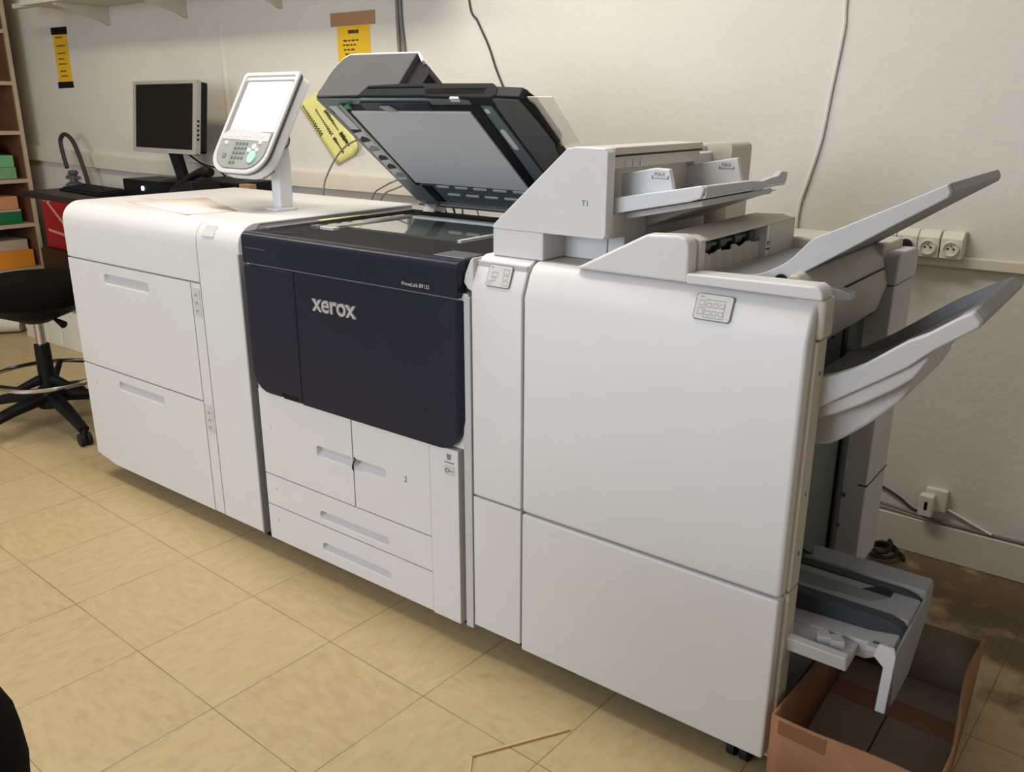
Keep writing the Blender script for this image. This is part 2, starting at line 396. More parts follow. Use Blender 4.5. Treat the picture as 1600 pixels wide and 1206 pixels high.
for r_ in range(5):
    for k in range(4 if r_ < 4 else 2):
        mb = MB(MC); mb.prism(arc(.10 + k * .016, .1 - r_ * .0155, .0055, 0, 345, 11, .0045), 'y', -.004, -.001); obj('number_key', mb, MIDGREY, kpad)
for x in (.052,):
    mb = MB(MC); mb.prism(rrect(x, x + .016, .052, .066, .003), 'y', -.0035, -.001); obj('button', mb, MIDGREY, kpad)

# ================================================================== PRINTER ENGINE
p = thing('printer_engine', 'large printer with navy doors and a raised scanner lid in the middle of the row', 'printer', (.41, .35, 0))
obj('chassis', MB().box(.03, .79, .018, .69, .066, .955), GREYW, p, bevel=.003)
# lower drawers
d1 = [(.034, .274), (.4145, .274)] + [(.4145, .385), (.408, .392), (.410, .412), (.42, .42), (.42, .53), (.034, .53)]
obj('drawer', MB().panel([(.034, .274), (.4145, .274), (.4145, .53), (.034, .53)], 0, .02, [pocket(.271, .4135, .381, .414, r=.009)]), WHITE, p, angle=25)
dr2 = obj('drawer', MB().panel([(.4185, .274), (.690, .274), (.690, .53), (.4185, .53)], 0, .02, [pocket(.4195, .537, .381, .414, r=.009)]), WHITE, p, angle=25)
m = MB(); m.tube([(.418, -.001, .379), (.4135, -.001, .385), (.4165, -.001, .398), (.4255, -.001, .41), (.4225, -.001, .417)], .0022, 6); obj('divider_line', m, SEAM, dr2)
obj('drawer', MB().panel([(.034, .1755), (.690, .1755), (.690, .2705), (.034, .2705)], 0, .02, [pocket(.267, .538, .192, .219)]), WHITE, p, angle=25)
obj('drawer', MB().panel([(.034, .062), (.690, .062), (.690, .172), (.034, .172)], 0, .02, [pocket(.270, .540, .094, .121)]), WHITE, p, angle=25)
obj('drawer_number', text_mb('2', .022, XZ(.602, -.0006, .398), .0004), MIDGREY, p)
for t_, x, z in (('1', .075, .415), ('3', .075, .225), ('4', .075, .125)): obj('drawer_number', text_mb(t_, .016, XZ(x, -.0006, z), .0004), LABEL, p)
cp = obj('corner_panel', MB().box(.6935, .785, -.004, .03, .061, .525), WHITE, p, bevel=.002)
ic = MB(); ic.box(.752, .762, -.0052, -.003, .498, .503).box(.751, .754, -.0052, -.003, .503, .512).box(.760, .763, -.0052, -.003, .503, .512).box(.7555, .7585, -.0052, -.003, .505, .511); ic.box(.744, .772, -.005, -.003, .489, .4915)
obj('lock_mark', ic, MIDGREY, cp)
m = MB(); m.prism(rrect(.742, .774, .458, .482, .004), 'y', -.0052, -.003); obj('sticker', m, LABEL, cp)
m = MB(); m.tube([(.752 + .006 * math.cos(a), -.006, .470 + .005 * math.sin(a)) for a in [x * PI / 5 for x in range(10)]], .001, 5, True).tube([(.758, -.006, .47), (.77, -.006, .47)], .001, 5); obj('sticker_mark', m, MIDGREY, cp)
# pale frame behind the navy doors
obj('door_frame', MB().box(.03, .815, .004, .05, .53, .9), WHITE2, p, bevel=.002)
obj('frame_strip', MB().box(.8, .823, .0, .05, .062, .895), GREYW, p, bevel=.002)
# navy doors, rounded bottom corners, finger slot at the foot of the left one
Y0 = -.014
ld = [(.036, .885), (.036, .60)] + arc(.101, .595, .065, 180, 270, 8)[0:] + [(.158, .53), (.162, .544), (.228, .544), (.234, .529), (.2435, .5285), (.2435, .885)]
obj('left_door', MB().panel(ld[::-1], Y0, .01), NAVY, p, bevel=.006, seg=3)
obj('finger_slot', MB().box(.158, .236, Y0 + .006, .008, .527, .55), BLACK, p)
rd = [(.2475, .885), (.2475, .5285)] + arc(.745, .586, .06, 270, 360, 8)[0:] + [(.818, .60), (.818, .716), (.806, .722), (.806, .782), (.818, .788), (.818, .885)]
rdo = [(.2475, .885), (.2475, .5285)] + [(.735, .5275)] + arc(.738, .590, .0625, 275, 350, 6) + [(.806, .604), (.818, .61), (.818, .716), (.808, .722), (.808, .782), (.818, .788), (.818, .885)]
mr = MB()
# door face plus a rounded-back right edge
prof = [(.2475, Y0)] + [(.775, Y0)] + [(.797, Y0 + .003), (.812, Y0 + .012), (.818, Y0 + .026)] 
mr.panel(rdo[::-1], Y0, .012)
bmesh.ops.triangulate(mr.bm, faces=mr.bm.faces[:])
for cx_ in (.775, .783, .79, .797, .804, .811):
    bmesh.ops.bisect_plane(mr.bm, geom=mr.bm.verts[:] + mr.bm.edges[:] + mr.bm.faces[:], plane_co=(cx_, 0, 0), plane_no=(1, 0, 0))
for v in mr.bm.verts:
    if v.co.x > .775 and v.co.y < 0: v.co.y += min(.026, (v.co.x - .775) ** 2 * 14)
rdob = obj('right_door', mr, NAVY, p, angle=40)
lg = text_mb('xerox', .064, XZ(.319, Y0 - .001, .799), .004, bold=.0012, spacing=1.0)
label_part(obj('raised_logo', lg, LOGO, rdob, angle=30), 'raised chrome lettering')
# navy upper band with rolled front edge and charcoal deck
pr = [(.02, .89), (Y0, .89), (Y0, .952)] + arc(Y0 + .016, .956, .016, 180, 90, 5) + [(.02, .972), (.02, .89)]
bandm = MB(); bandm.prism(pr, 'x', .036, .80)
bo = obj('upper_band', bandm, NAVY, p, bevel=.003)
obj('model_print', text_mb('PrimeLink B9125', .0125, XZ(.632, Y0 - .0004, .902), .0003), LABEL, bo)
m = MB(); m.box(.052, .138, Y0 - .0005, 0, .9315, .9325); obj('faint_line', m, MIDGREY, bo)
m = MB(); m.prism([(.036, .05), (.19, .05), (.19, .085), (.60, .085), (.60, .05), (.806, .05), (.806, .12), (.806, .66), (.036, .66)], 'z', .93, .972)
deck = obj('scanner_deck', MB().box(.036, .80, .012, .66, .93, .9725), DECK, p, bevel=.003)
m = MB(); m.prism([(.115, .026), (.17, .02), (.205, .06), (.145, .062)], 'z', .966, .9735); obj('deck_pocket', m, BLACK, deck)
gl = obj('platen_glass', MB().box(.205, .625, .205, .47, .972, .9775), GLASS, deck)
obj('narrow_scan_glass', MB().box(.135, .17, .17, .50, .972, .9775), GLASS, deck)
obj('guide_strip', MB().box(.17, .205, .16, .49, .972, .981), GREY, deck, bevel=.001)
obj('guide_strip', MB().box(.205, .625, .47, .50, .972, .981), GREYW, deck, bevel=.001)
obj('guide_strip', MB().box(.625, .637, .19, .49, .972, .980), GREYW, deck, bevel=.001)
obj('guide_clip', MB().box(.165, .22, .15, .172, .972, .980), GREYW, deck, bevel=.001)
obj('guide_clip', MB().box(.14, .165, .14, .165, .972, .982), STEEL, deck, bevel=.001)
obj('deck_plate', MB().box(.70, .79, .02, .09, .965, .9745), STEEL, deck, bevel=.001)
obj('side_rail', MB().box(.05, .075, .05, .62, .972, .979), STEEL, deck, bevel=.001)
obj('rail_sticker', MB().box(.051, .074, .24, .40, .9785, .9797), PYEL, deck)
for x, y in ((.1, .09), (.72, .09), (.1, .6), (.72, .6)): caster(x, y, .068, p)
# --- raised scanner lid with document feeder: local u across, v from hinge to front, w out of the lid
al = math.atan2(.31, .397)
ML = Matrix(((1, 0, 0, .05), (0, -math.cos(al), math.sin(al), .657), (0, math.sin(al), math.cos(al), 1.002), (0, 0, 0, 1)))
LID = lambda: MB(ML)
m = LID(); m.prism([(0, 0), (.62, 0), (.62, .47)] + arc(.60, .484, .02, 0, 90, 4) + [(0, .504)], 'z', .006, .03)
lid = obj('scanner_lid', m, DECK, p, bevel=.003); label_part(lid, 'raised dark scanner lid with document feeder on top')
# front rim with the grip recess
m = LID(); m.prism([(0, .004), (.17, .004), (.185, .033), (.392, .033), (.408, .004), (.62, -.002), (.638, .006), (.634, .028), (.612, .042), (.30, .046), (.03, .046)], 'y', .47, .504)
obj('front_rim', m, DECK, lid, bevel=.004)
m = LID(); m.prism([(.165, -.004), (.19, .031), (.39, .031), (.415, -.004)], 'y', .455, .488); obj('grip_recess', m, NAVY, lid)
# tall feeder head
hp = [(-.004, .012), (.014, .085), (.026, .115), (.04, .136), (.06, .147), (.30, .143), (.312, .138), (.302, .05), (.30, .03), (0, .03)]
hp = [(0, .004), (.012, .085), (.022, .112), (.036, .133), (.055, .145), (.312, .141), (.300, .040), (.19, .036), (.17, .006)]
m = LID(); m.prism(hp, 'y', .04, .5055); obj('feeder_head', m, HEADM, lid, bevel=.004)
m = LID(); m.prism([(-.002, .006), (.010, .087), (.020, .115), (.034, .137), (.054, .150), (.315, .146), (.345, .118), (.34, .113), (.312, .141), (.055, .145), (.036, .133), (.022, .112), (.012, .085), (.001, .004)], 'y', .04, .503); obj('feeder_cover', m, WHITE, lid, bevel=.001)
m = LID(); m.prism([(.30, .04), (.312, .140), (.36, .108), (.372, .085), (.365, .04)], 'y', .05, .49); obj('feed_slot', m, BLACK, lid, bevel=.003)
# input tray with raised side guide
m = LID(); m.prism([(.36, .042), (.40, .058), (.50, .056), (.56, .042)], 'y', .08, .46); obj('input_tray', m, DGREY, lid, bevel=.004)
m = LID(); m.prism([(.372, .05), (.39, .085), (.475, .085), (.465, .05)], 'y', .36, .368); obj('paper_guide', m, DGREY, lid, bevel=.004)
# underside: metal frame, pad, seals
m = LID(); m.prism([(.0, .0), (.605, .0), (.605, .494), (.0, .498)], 'z', .0, .008); uf = obj('lid_underframe', m, BLUEMET, lid, bevel=.001)
m = LID(); m.prism([(.092, .112), (.555, .108), (.572, .475), (.095, .475)], 'z', -.003, .001); obj('black_seal', m, BLACK, uf)
m = LID(); m.prism([(.088, .118), (.522, .114), (.533, .455), (.105, .455)], 'z', -.008, -.002); obj('white_pad', m, PADW, uf, bevel=.002)
m = LID(); m.prism([(.062, .10), (.078, .10), (.090, .48), (.074, .48)], 'z', -.006, .001); obj('seal_strip', m, STEEL, uf, bevel=.001)
m = LID(); m.prism([(.078, .10), (.088, .10), (.1, .48), (.09, .48)], 'z', -.005, .001); obj('seal_strip', m, BLACK, uf)
for k in range(8):
    v = .13 + k * .044
    m = LID(); m.prism([(.018, v), (.058, v + .008), (.058, v + .022), (.04, v + .03), (.02, v + .016)], 'z', -.0018, .001); obj('frame_hole', m, BLACK if k % 3 else BLUEMET, uf)
m = LID(); m.prism([(.014, .12), (.058, .12), (.062, .36), (.018, .36)], 'z', -.0008, .001); obj('frame_plate', m, GREYW, uf)
m = LID(); m.prism([(.028, .37), (.062, .37), (.062, .47), (.028, .47)], 'z', -.003, .001); obj('frame_plate', m, GREYW, uf)
for k in range(5):
    m = LID(); m.prism(rrect(.155 + k * .073, .205 + k * .073, .091, .099, .003), 'z', -.0025, .001); obj('vent_slot', m, GREYW, uf)
for k in range(4):
    m = LID(); m.prism(rrect(.172 + k * .073, .222 + k * .073, .050, .058, .003), 'z', -.0025, .001); obj('vent_slot', m, GREYW, uf)
m = LID(); m.prism([(.095, .012), (.132, .012), (.132, .095), (.095, .095)], 'z', -.004, .001); obj('hinge_gap', m, BLACK, uf)
m = LID(); m.prism([(.235, .476), (.27, .476), (.285, .458), (.25, .458)], 'z', -.009, -.002); obj('pad_clip', m, GREY, uf)
m = LID(); m.prism([(.098, .47), (.125, .47), (.125, .484), (.098, .478)], 'z', -.010, -.002); label_part(obj('release_tab', m, GREENT, uf), 'small green release tab')
m = LID(); m.prism(rrect(.575, .592, .30, .38, .007), 'z', -.002, .001); obj('frame_label', m, GREYW, uf)
m = LID(); m.prism(rrect(.577, .59, .445, .46, .004), 'z', -.002, .001); obj('frame_label', m, GREYW, uf)
m = LID(); m.prism([(.44, .496), (.60, .496), (.60, .503), (.44, .503)], 'z', .004, .02); obj('dark_latch_bay', m, BLACK, uf)
m = LID(); m.prism(rrect(.495, .525, .490, .503, .002), 'z', -.003, .004); obj('latch', m, GREYW, uf)
# hinge arms at the back
for x in (.1, .60):
    m = MB(); m.prism([(.625, .972), (.64, .998), (.665, 1.01), (.69, 1.0), (.685, .972)], 'x', x, x + .05); obj('hinge_arm', m, STEEL, lid, bevel=.003)
obj('hinge_bar', MB().tube([(.06, .66, .995), (.72, .66, .995)], .008, 10), STEEL, lid)
# output tray of the document feeder on the right, with a clear stop sheet
m = LID(); m.prism([(.61, .04), (.70, .04), (.71, .20), (.695, .22), (.70, .30), (.712, .32), (.71, .40), (.70, .49), (.62, .497)], 'z', .0, .008); ot = obj('output_tray', m, DGREY, lid, bevel=.002)
m = LID(); m.prism([(.62, .475), (.705, .47), (.712, .485), (.70, .497), (.62, .502)], 'z', .004, .034); obj('tray_rim', m, BLACK, ot, bevel=.004)
m = LID(); m.prism([(.69, .04), (.712, .05), (.716, .20), (.70, .22), (.702, .30), (.722, .32), (.722, .46), (.705, .49), (.69, .48)], 'z', .004, .034); obj('tray_rim', m, BLACK, ot, bevel=.004)
m = LID(); m.prism([(.655, .33), (.69, .33), (.685, .25), (.662, .24), (.668, .3)], 'z', .006, .026); obj('paper_stop', m, BLACK, ot, bevel=.002)
m = LID(); m.prism([(.715, .485), (.785, .485), (.775, .315), (.715, .30)], 'z', .014, .0165); label_part(obj('clear_sheet', m, CLEAR, ot), 'clear plastic stop sheet')

# ================================================================== INTERFACE MODULE
i_ = thing('interface_module', 'narrow white upright cabinet between the navy printer and the finisher', 'printer module', (.895, .35, 0))
obj('body', MB().box(.828, .964, .02, .69, .078, .975), GREYW, i_, bevel=.002)
def lean(x0, x1, zb, topz=.985, zl=.915):
    return MB().prism([(0, zb), (0, zl), (.018, .960), (.03, .977), (.05, topz), (.6, topz), (.6, topz - .01), (.06, topz - .012), (.03, .95), (.02, zl), (.02, zb)], 'x', x0, x1)
hd = obj('upper_cover', lean(.8275, .9655, .427), WHITE, i_, bevel=.004)
obj('lower_cover', MB().box(.8275, .9655, 0, .02, .076, .4225), WHITE, i_, bevel=.002)
m = MB(); m.prism([(.829, .905), (.812, .912), (.801, .925), (.806, .945), (.822, .978), (.83, .982)], 'y', .006, .08); obj('head_flare', m, WHITE, hd, bevel=.003)
def icon_label(parent, x0, x1, kind):
    ML2 = Matrix.Translation((0, .0135, .9475)) @ Matrix.Rotation(math.radians(-21.5), 4, 'X')
    mb = MB(ML2); mb.prism(rrect(x0, x1, -.0245, .0245, .006), 'y', -.0035, .004); fr = obj('icon_label', mb, MIDGREY, parent)
    mb = MB(ML2); mb.prism(rrect(x0 + .0018, x1 - .0018, -.0227, .0227, .005), 'y', -.0042, .003); obj('label_face', mb, LABEL, fr)
    mb = MB(ML2)
    xs = (x1 - x0)
    def fr_box(a, b, c_, d):
        t = .0007
        for q in ((a, b, c_, c_ + t), (a, b, d - t, d), (a, a + t, c_, d), (b - t, b, c_, d)): mb.box(x0 + q[0] * xs, x0 + q[1] * xs, -.0048, -.003, q[2], q[3])
    if kind == 0:
        fr_box(.2, .42, -.003, .008); fr_box(.25, .37, -.011, -.002); fr_box(.66, .88, .006, .016); fr_box(.68, .86, -.006, .003); fr_box(.68, .9, -.018, -.009); fr_box(.1, .24, -.019, -.012)
    else:
        for a in range(3):
            for b_ in range(2): fr_box(.32 + a * .17, .44 + a * .17, -.014 + b_ * .014, -.006 + b_ * .014)
        fr_box(.1, .24, .002, .012); fr_box(.1, .24, -.014, -.002); fr_box(.28, .8, -.019, .014)
    mb.box(x0 + .1 * xs, x0 + .2 * xs, -.0048, -.003, .017, .019)
    obj('printed_icons', mb, FAINT, fr)
icon_label(hd, .866, .93, 0)
for x, y in ((.895, .1), (.895, .55)): caster(x, y, .08, i_)

# ================================================================== FINISHER
n = thing('finisher', 'large white finisher cabinet with output trays at the right end of the row', 'finisher', (1.27, .35, 0))
FR = 1.564
obj('body', MB().box(.972, 1.50, .03, .68, .1, .975), GREENMET, n, bevel=.002)
ud = MB(); 
o2 = [(.9685, .4225), (FR, .4225)] + [(FR, .925)] + [(.9685, .925)]
ud.prism([(0, .4245), (0, .915), (.018, .960), (.03, .976), (.045, .984), (.07, .985), (.07, .42), (.03, .42)], 'x', .9685, FR)
obj('upper_door', ud, WHITE, n, bevel=.009, seg=3, angle=40)
obj('lower_door', MB().box(.9685, FR, 0, .03, .063, .4195), WHITE, n, bevel=.006, seg=3)
icon_label(n, 1.35, 1.422, 1)
# end frame strips beside the doors
es = obj('end_strip', MB().box(1.525, 1.572, .03, .078, .428, .91), BEIGE, n, bevel=.002)
obj('end_strip', MB().box(1.525, 1.572, .03, .078, .05, .424), BEIGE, n, bevel=.002)
obj('end_strip', MB().box(1.52, 1.577, .032, .085, .912, .985), BEIGE, n, bevel=.008, seg=3)
for z in (.15, .3, .5, .62, .85):
    m = MB(); m.tube([(1.571, .055, z), (1.5735, .055, z)], .004, 10); obj('screw', m, STEEL, es)
# deck, raised front ledge
obj('top_deck', MB().box(.97, 1.50, .06, .69, .955, .9845), BEIGE, n, bevel=.004)
m = MB(); m.prism([(1.325, .984), (1.325, 1.003), (1.55, 1.007)] + arc(1.556, .99, .018, 80, 0, 5) + [(1.574, .984)], 'y', .018, .07); obj('front_ledge', m, WHITE, n, bevel=.004, seg=3)
obj('rear_deck', MB().box(1.175, 1.53, .536, .69, .98, 1.012), BEIGE, n, bevel=.006)
# hood with the roller slot
wing = [(1.078, .984), (1.226, 1.06), (1.238, 1.0655), (1.305, 1.069), (1.318, 1.064), (1.325, 1.052), (1.326, .984)]
m = MB(); m.prism(wing, 'y', .022, .06); hood = obj('hood', m, WHITE, n, bevel=.006, seg=3)
w2 = [(1.10, .985), (1.232, 1.056), (1.245, 1.061), (1.31, 1.064), (1.33, 1.054), (1.331, .985)]
m = MB(); m.prism([(1.135, .985), (1.135, 1.004), (1.232, 1.056), (1.245, 1.062), (1.312, 1.065), (1.332, 1.058), (1.332, 1.0535), (1.262, 1.0535), (1.262, .985)], 'y', .058, .535); obj('hood_roof', m, BEIGE, hood, bevel=.003)
m = MB(); m.prism([(1.262, .985), (1.262, 1.054), (1.332, 1.054), (1.332, .985)], 'y', .058, .076); obj('hood_cheek', m, BEIGE, hood)
m = MB(); m.prism([(1.262, .955), (1.262, 1.054), (1.332, 1.054), (1.332, .955)], 'y', .395, .535); obj('hood_cheek', m, BEIGE, hood)
m = MB(); m.prism([(1.29, .97), (1.29, 1.0535), (1.331, 1.0535), (1.331, .97)], 'y', .376, .396); ck = obj('white_cheek', m, WHITE2, hood)
m = MB(); m.box(1.3312, 1.3325, .377, .394, 1.002, 1.005); obj('cheek_mark', m, BLACK, ck)
for z in (.978, 1.012):
    m = MB(); m.box(1.3312, 1.3325, .381, .39, z, z + .008); obj('cheek_mark', m, MIDGREY, ck)
obj('slot_back', MB().box(1.262, 1.275, .076, .377, .985, 1.0535), BLACK, hood)
for k in range(4):
    y = .115 + k * .072
    obj('roller', MB().tube([(1.30, y, 1.036), (1.30, y + .03, 1.036)], .012, 16), DGREY, hood)
obj('roller_shaft', MB().tube([(1.30, .08, 1.036), (1.30, .376, 1.036)], .004, 10), MIDGREY, hood)
cur = []
for k in range(31):
    y = .078 + k * .01; cur.append((1.315 + .004 * math.cos(k * 1.3), y))
m = MB(); top = []
rows = [[(x, y, .985) for x, y in cur], [(x - .002, y, 1.021 + (.006 if k % 7 in (2, 3, 4) else 0)) for k, (x, y) in enumerate(cur)]]
m.grid(rows); obj('exit_curtain', m, BEIGE, hood, solid=.002, smooth=False)
# upper output tray: curved sheet with raised rims
def tray(name, prof, y0, y1, rim, mt, parent, th=.008, rimw=.008, endcap=True):
    """prof = list of (x, z) along the tray; rims stand up by rim[i]"""
    mb = MB(); lo = [(x, z) for x, z in prof]; hi = [(x, z + th) for x, z in prof]
    mb.prism(lo + hi[::-1], 'y', y0, y1)
    t = obj(name, mb, mt, parent, bevel=.002, angle=40)
    return t
utb = [(1.335, .984), (1.44, .986), (1.476, .995), (1.55, 1.043), (1.645, 1.106), (1.717, 1.154)]
utt = [(1.712, 1.162), (1.640, 1.122), (1.541, 1.072), (1.505, 1.05), (1.478, 1.022), (1.455, 1.004), (1.42, .993), (1.335, .990)]
m = MB(); m.prism(utb + utt, 'y', .14, .56); ut = obj('upper_output_tray', m, GREY, n, bevel=.002, angle=40)
urim = [(1.36, .984), (1.44, .985), (1.478, .993), (1.55, 1.041), (1.645, 1.105), (1.719, 1.154), (1.722, 1.163), (1.716, 1.1755), (1.641, 1.136), (1.545, 1.087), (1.518, 1.074), (1.505, 1.064), (1.492, 1.049), (1.479, 1.034), (1.468, 1.024), (1.457, 1.016), (1.434, 1.003), (1.411, .994), (1.37, .989)]
m = MB(); m.prism(urim, 'y', .126, .144); obj('front_rim', m, GREYW, ut, bevel=.003, angle=50)
m = MB(); m.prism(urim, 'y', .554, .570); obj('rear_rim', m, GREY, ut, bevel=.003, angle=50)
m = MB(); m.prism([(1.696, 1.14), (1.717, 1.153), (1.724, 1.163), (1.717, 1.1765), (1.696, 1.168)], 'y', .142, .556); obj('end_rim', m, GREY, ut, bevel=.002)
m = MB(); m.tube([(1.462, .124, .989), (1.462, .16, .989)], .013, 14); obj('tray_pivot', m, BLACK, ut)
# exit covers under the upper tray
m = MB(); m.prism([(1.50, .86), (1.53, .87), (1.545, .93), (1.53, .985), (1.505, 1.01), (1.49, 1.01)], 'y', .085, .54); ec = obj('exit_cover', m, BEIGE, n, bevel=.004)
m = MB(); m.prism([(1.53, .955), (1.578, .962), (1.578, .975), (1.53, .985)], 'y', .16, .19); obj('exit_finger', m, WHITE2, ec, bevel=.002)
obj('exit_seam', MB().tube([(1.538, .10, .965), (1.538, .53, .965)], .002, 6), SEAM, ec)
m = MB(); m.prism([(1.50, .835), (1.535, .84), (1.53, .862), (1.50, .87)], 'y', .1, .2); obj('clamp', m, BLACK, ec, bevel=.002)
# inner end plate with slots
ip = obj('end_plate', MB().box(1.49, 1.505, .08, .56, .09, .98), GREENMET, n)
m = MB(); m.prism([(.40, .86), (.43, .86), (.425, .76), (.415, .72), (.40, .70)], 'x', 1.503, 1.508); obj('plate_slot', m, BLACK, ip)
for y, z, r in ((.44, .885, .007), (.448, .86, .007), (.33, .85, .005), (.335, .6, .004), (.36, .43, .005), (.34, .52, .004)):
    obj('plate_hole', MB().tube([(1.503, y, z), (1.508, y, z)], r, 12), BLACK, ip)
m = MB(); m.prism([(.47, .1), (.49, .1), (.49, .66), (.47, .66)], 'x', 1.503, 1.512); obj('plate_channel', m, BLACK, ip)
m = MB(); m.prism([(.20, .44), (.33, .36), (.33, .72), (.20, .72)], 'x', 1.505, 1.52); obj('plate_flap', m, GREENMET, ip, bevel=.001)
# rear column
rc = obj('rear_column', MB().box(1.47, 1.558, .548, .71, .225, .922), GREYW, n, bevel=.004)
m = MB(); m.prism([(.545, .925), (.545, .965)] + arc(.575, .965, .03, 180, 90, 5) + [(.69, .992)] + arc(.69, .967, .025, 90, 0, 4) + [(.715, .925)], 'x', 1.462, 1.561); obj('column_cap', m, GREYW, rc, bevel=.006, seg=3)
obj('column_seam', MB().box(1.54, 1.5592, .546, .712, .452, .455), SEAM, rc)
for x, z in ((1.515, .86), (1.505, .58), (1.51, .42), (1.505, .34)):
    obj('screw', MB().tube([(x, .5485, z), (x, .545, z)], .006, 10), STEEL, rc)
obj('cable_port', MB().box(1.505, 1.522, .544, .549, .735, .755), BLACK, rc)
obj('rear_base', MB().box(1.2, 1.49, .5, .68, .06, .3), GREENMET, n)
# lower output tray and its carrier
ltb = [(1.50, .76), (1.565, .777), (1.622, .819), (1.671, .854), (1.708, .882), (1.743, .917), (1.777, .944), (1.795, .958)]
ltt = [(1.785, .966), (1.73, .926), (1.693, .898), (1.656, .868), (1.617, .838), (1.586, .815), (1.56, .800), (1.50, .788)]
m = MB(); m.prism(ltb + ltt, 'y', .095, .475); lt = obj('lower_output_tray', m, GREY, n, bevel=.002, angle=40)
lrim = [(1.50, .755), (1.565, .776), (1.622, .818), (1.671, .853), (1.708, .881), (1.743, .916), (1.777, .943), (1.803, .963), (1.804, .972), (1.790, .986), (1.772, .975), (1.73, .942), (1.70, .924), (1.685, .912), (1.656, .888), (1.636, .872), (1.617, .860), (1.586, .844), (1.561, .835), (1.50, .822)]
m = MB(); m.prism(lrim, 'y', .074, .10); obj('front_rim', m, GREYW, lt, bevel=.004, angle=50)
rrim = [(1.50, .755), (1.565, .776), (1.671, .853), (1.743, .916), (1.803, .963), (1.804, .972), (1.785, .984), (1.70, .930), (1.668, .905), (1.59, .842), (1.53, .80), (1.50, .79)]
m = MB(); m.prism(rrim, 'y', .462, .482); obj('rear_rim', m, GREY, lt, bevel=.004, angle=50)
m = MB(); m.prism([(1.768, .94), (1.803, .962), (1.805, .972), (1.790, .987), (1.768, .972)], 'y', .098, .465); obj('end_rim', m, GREY, lt, bevel=.003)
m = MB(); m.prism([(1.5, .74), (1.56, .752), (1.60, .772), (1.641, .798), (1.689, .834), (1.717, .86), (1.735, .895), (1.735, .912), (1.70, .878), (1.622, .822), (1.562, .779), (1.5, .765)], 'y', .088, .47); cr = obj('tray_carrier', m, GREYW, lt, bevel=.006, seg=3)
m = MB(); m.prism([(1.5, .688), (1.56, .691), (1.583, .698), (1.605, .714), (1.646, .751), (1.693, .804), (1.71, .84), (1.71, .858), (1.641, .80), (1.60, .774), (1.56, .754), (1.5, .742)], 'y', .125, .42); obj('carrier_bracket', m, GREYW, cr, bevel=.008, seg=3)
# booklet tray near the floor
bt = obj('booklet_tray', MB().box(1.47, 1.752, .198, .292, .285, .352), GREY, n, bevel=.004)
obj('rear_rail', MB().box(1.47, 1.755, .315, .378, .285, .362), GREY, bt, bevel=.005)
obj('platform_recess', MB().prism([(1.5, .215), (1.67, .225), (1.70, .262), (1.5, .262)], 'z', .351, .3535), MIDGREY, bt)
obj('belt_opening', MB().prism([(1.645, .262), (1.70, .262), (1.70, .286), (1.675, .295)], 'z', .351, .3545), BLACK, bt)
for y0, y1 in ((.292, .315), (.168, .198)):
    m = MB(); m.prism([(1.47, .31), (1.47, .3555), (1.72, .3555), (1.742, .349), (1.756, .332), (1.756, .30)], 'y', y0, y1); obj('belt', m, GRAYBELT, bt, bevel=.003)
m = MB(); m.prism([(1.47, .285), (1.47, .315), (1.69, .325), (1.745, .335), (1.752, .32), (1.70, .288)], 'y', .12, .168); gt = obj('gutter', m, GREYW, bt, bevel=.003)
m = MB(); m.prism([(.04, .325), (.055, .33), (.075, .312), (.12, .318), (.12, .296), (.05, .292)], 'x', 1.48, 1.685); obj('paper_catch', m, GREYW, gt, bevel=.003)
for x in (1.62, 1.645):
    m = MB(); m.prism([(x, .075), (x + .025, .085), (x + .01, .11), (x - .01, .10)], 'z', .312, .33); obj('catch_block', m, GREYW, gt, bevel=.003)
m = MB(); m.prism([(1.70, .1), (1.748, .105), (1.748, .14), (1.705, .135)], 'z', .318, .33); sl = obj('slider', m, GREYW, gt, bevel=.003)
m = MB(); m.box(1.71, 1.745, .117, .124, .3295, .3315); obj('slider_slot', m, DGREY, sl)
m = MB(); m.prism([(.095, .335), (.12, .335), (.375, .352), (.375, .30), (.25, .205), (.12, .205)], 'x', 1.752, 1.757); fl_ = obj('end_flap', m, GREY, bt, bevel=.001)
m = MB(); m.prism([(1.725, .345), (1.752, .345), (1.757, .33), (1.753, .203), (1.735, .203), (1.738, .30), (1.718, .318)], 'y', .094, .102); obj('flap_leg', m, WHITE2, fl_, bevel=.002)
# base beam on the end, casters
obj('base_beam', MB().box(1.50, 1.56, .08, .62, .06, .13), GREYW, n, bevel=.003)
for x, y in ((1.06, .085), (1.50, .06), (1.06, .6), (1.45, .6)): caster(x, y, .07, n)

# ================================================================== POST PROCESS INSERTER (on top)
t = thing('sheet_inserter', 'white sheet inserter with sloped side marked T1, sitting on top of the finisher', 'sheet inserter', (1.0, .35, .985))
obj('base_block', MB().box(.852, .985, .0455, .64, .985, 1.043), WHITE, t, bevel=.004)
obj('inner_base', MB().box(.982, 1.09, .125, .62, .985, 1.06), WHITE2, t, bevel=.003)
prT = [(.852, 1.0425), (1.128, 1.0425), (1.134, 1.05), (1.134, 1.207), (1.127, 1.2155), (1.058, 1.2165), (1.04, 1.213), (.857, 1.054), (.852, 1.048)]
m = MB(); m.prism(prT, 'y', .045, .074); fc = obj('front_cover', m, WHITE, t, bevel=.004, seg=3)
obj('printed_code', text_mb('T1', .016, XZ(1.077, .0446, 1.105), .0004), MIDGREY, fc)
m = MB(); m.prism([(.86, 1.04), (1.10, 1.04), (1.10, 1.205), (1.045, 1.208)], 'y', .07, .64); obj('body', m, BEIGE, t, bevel=.003)
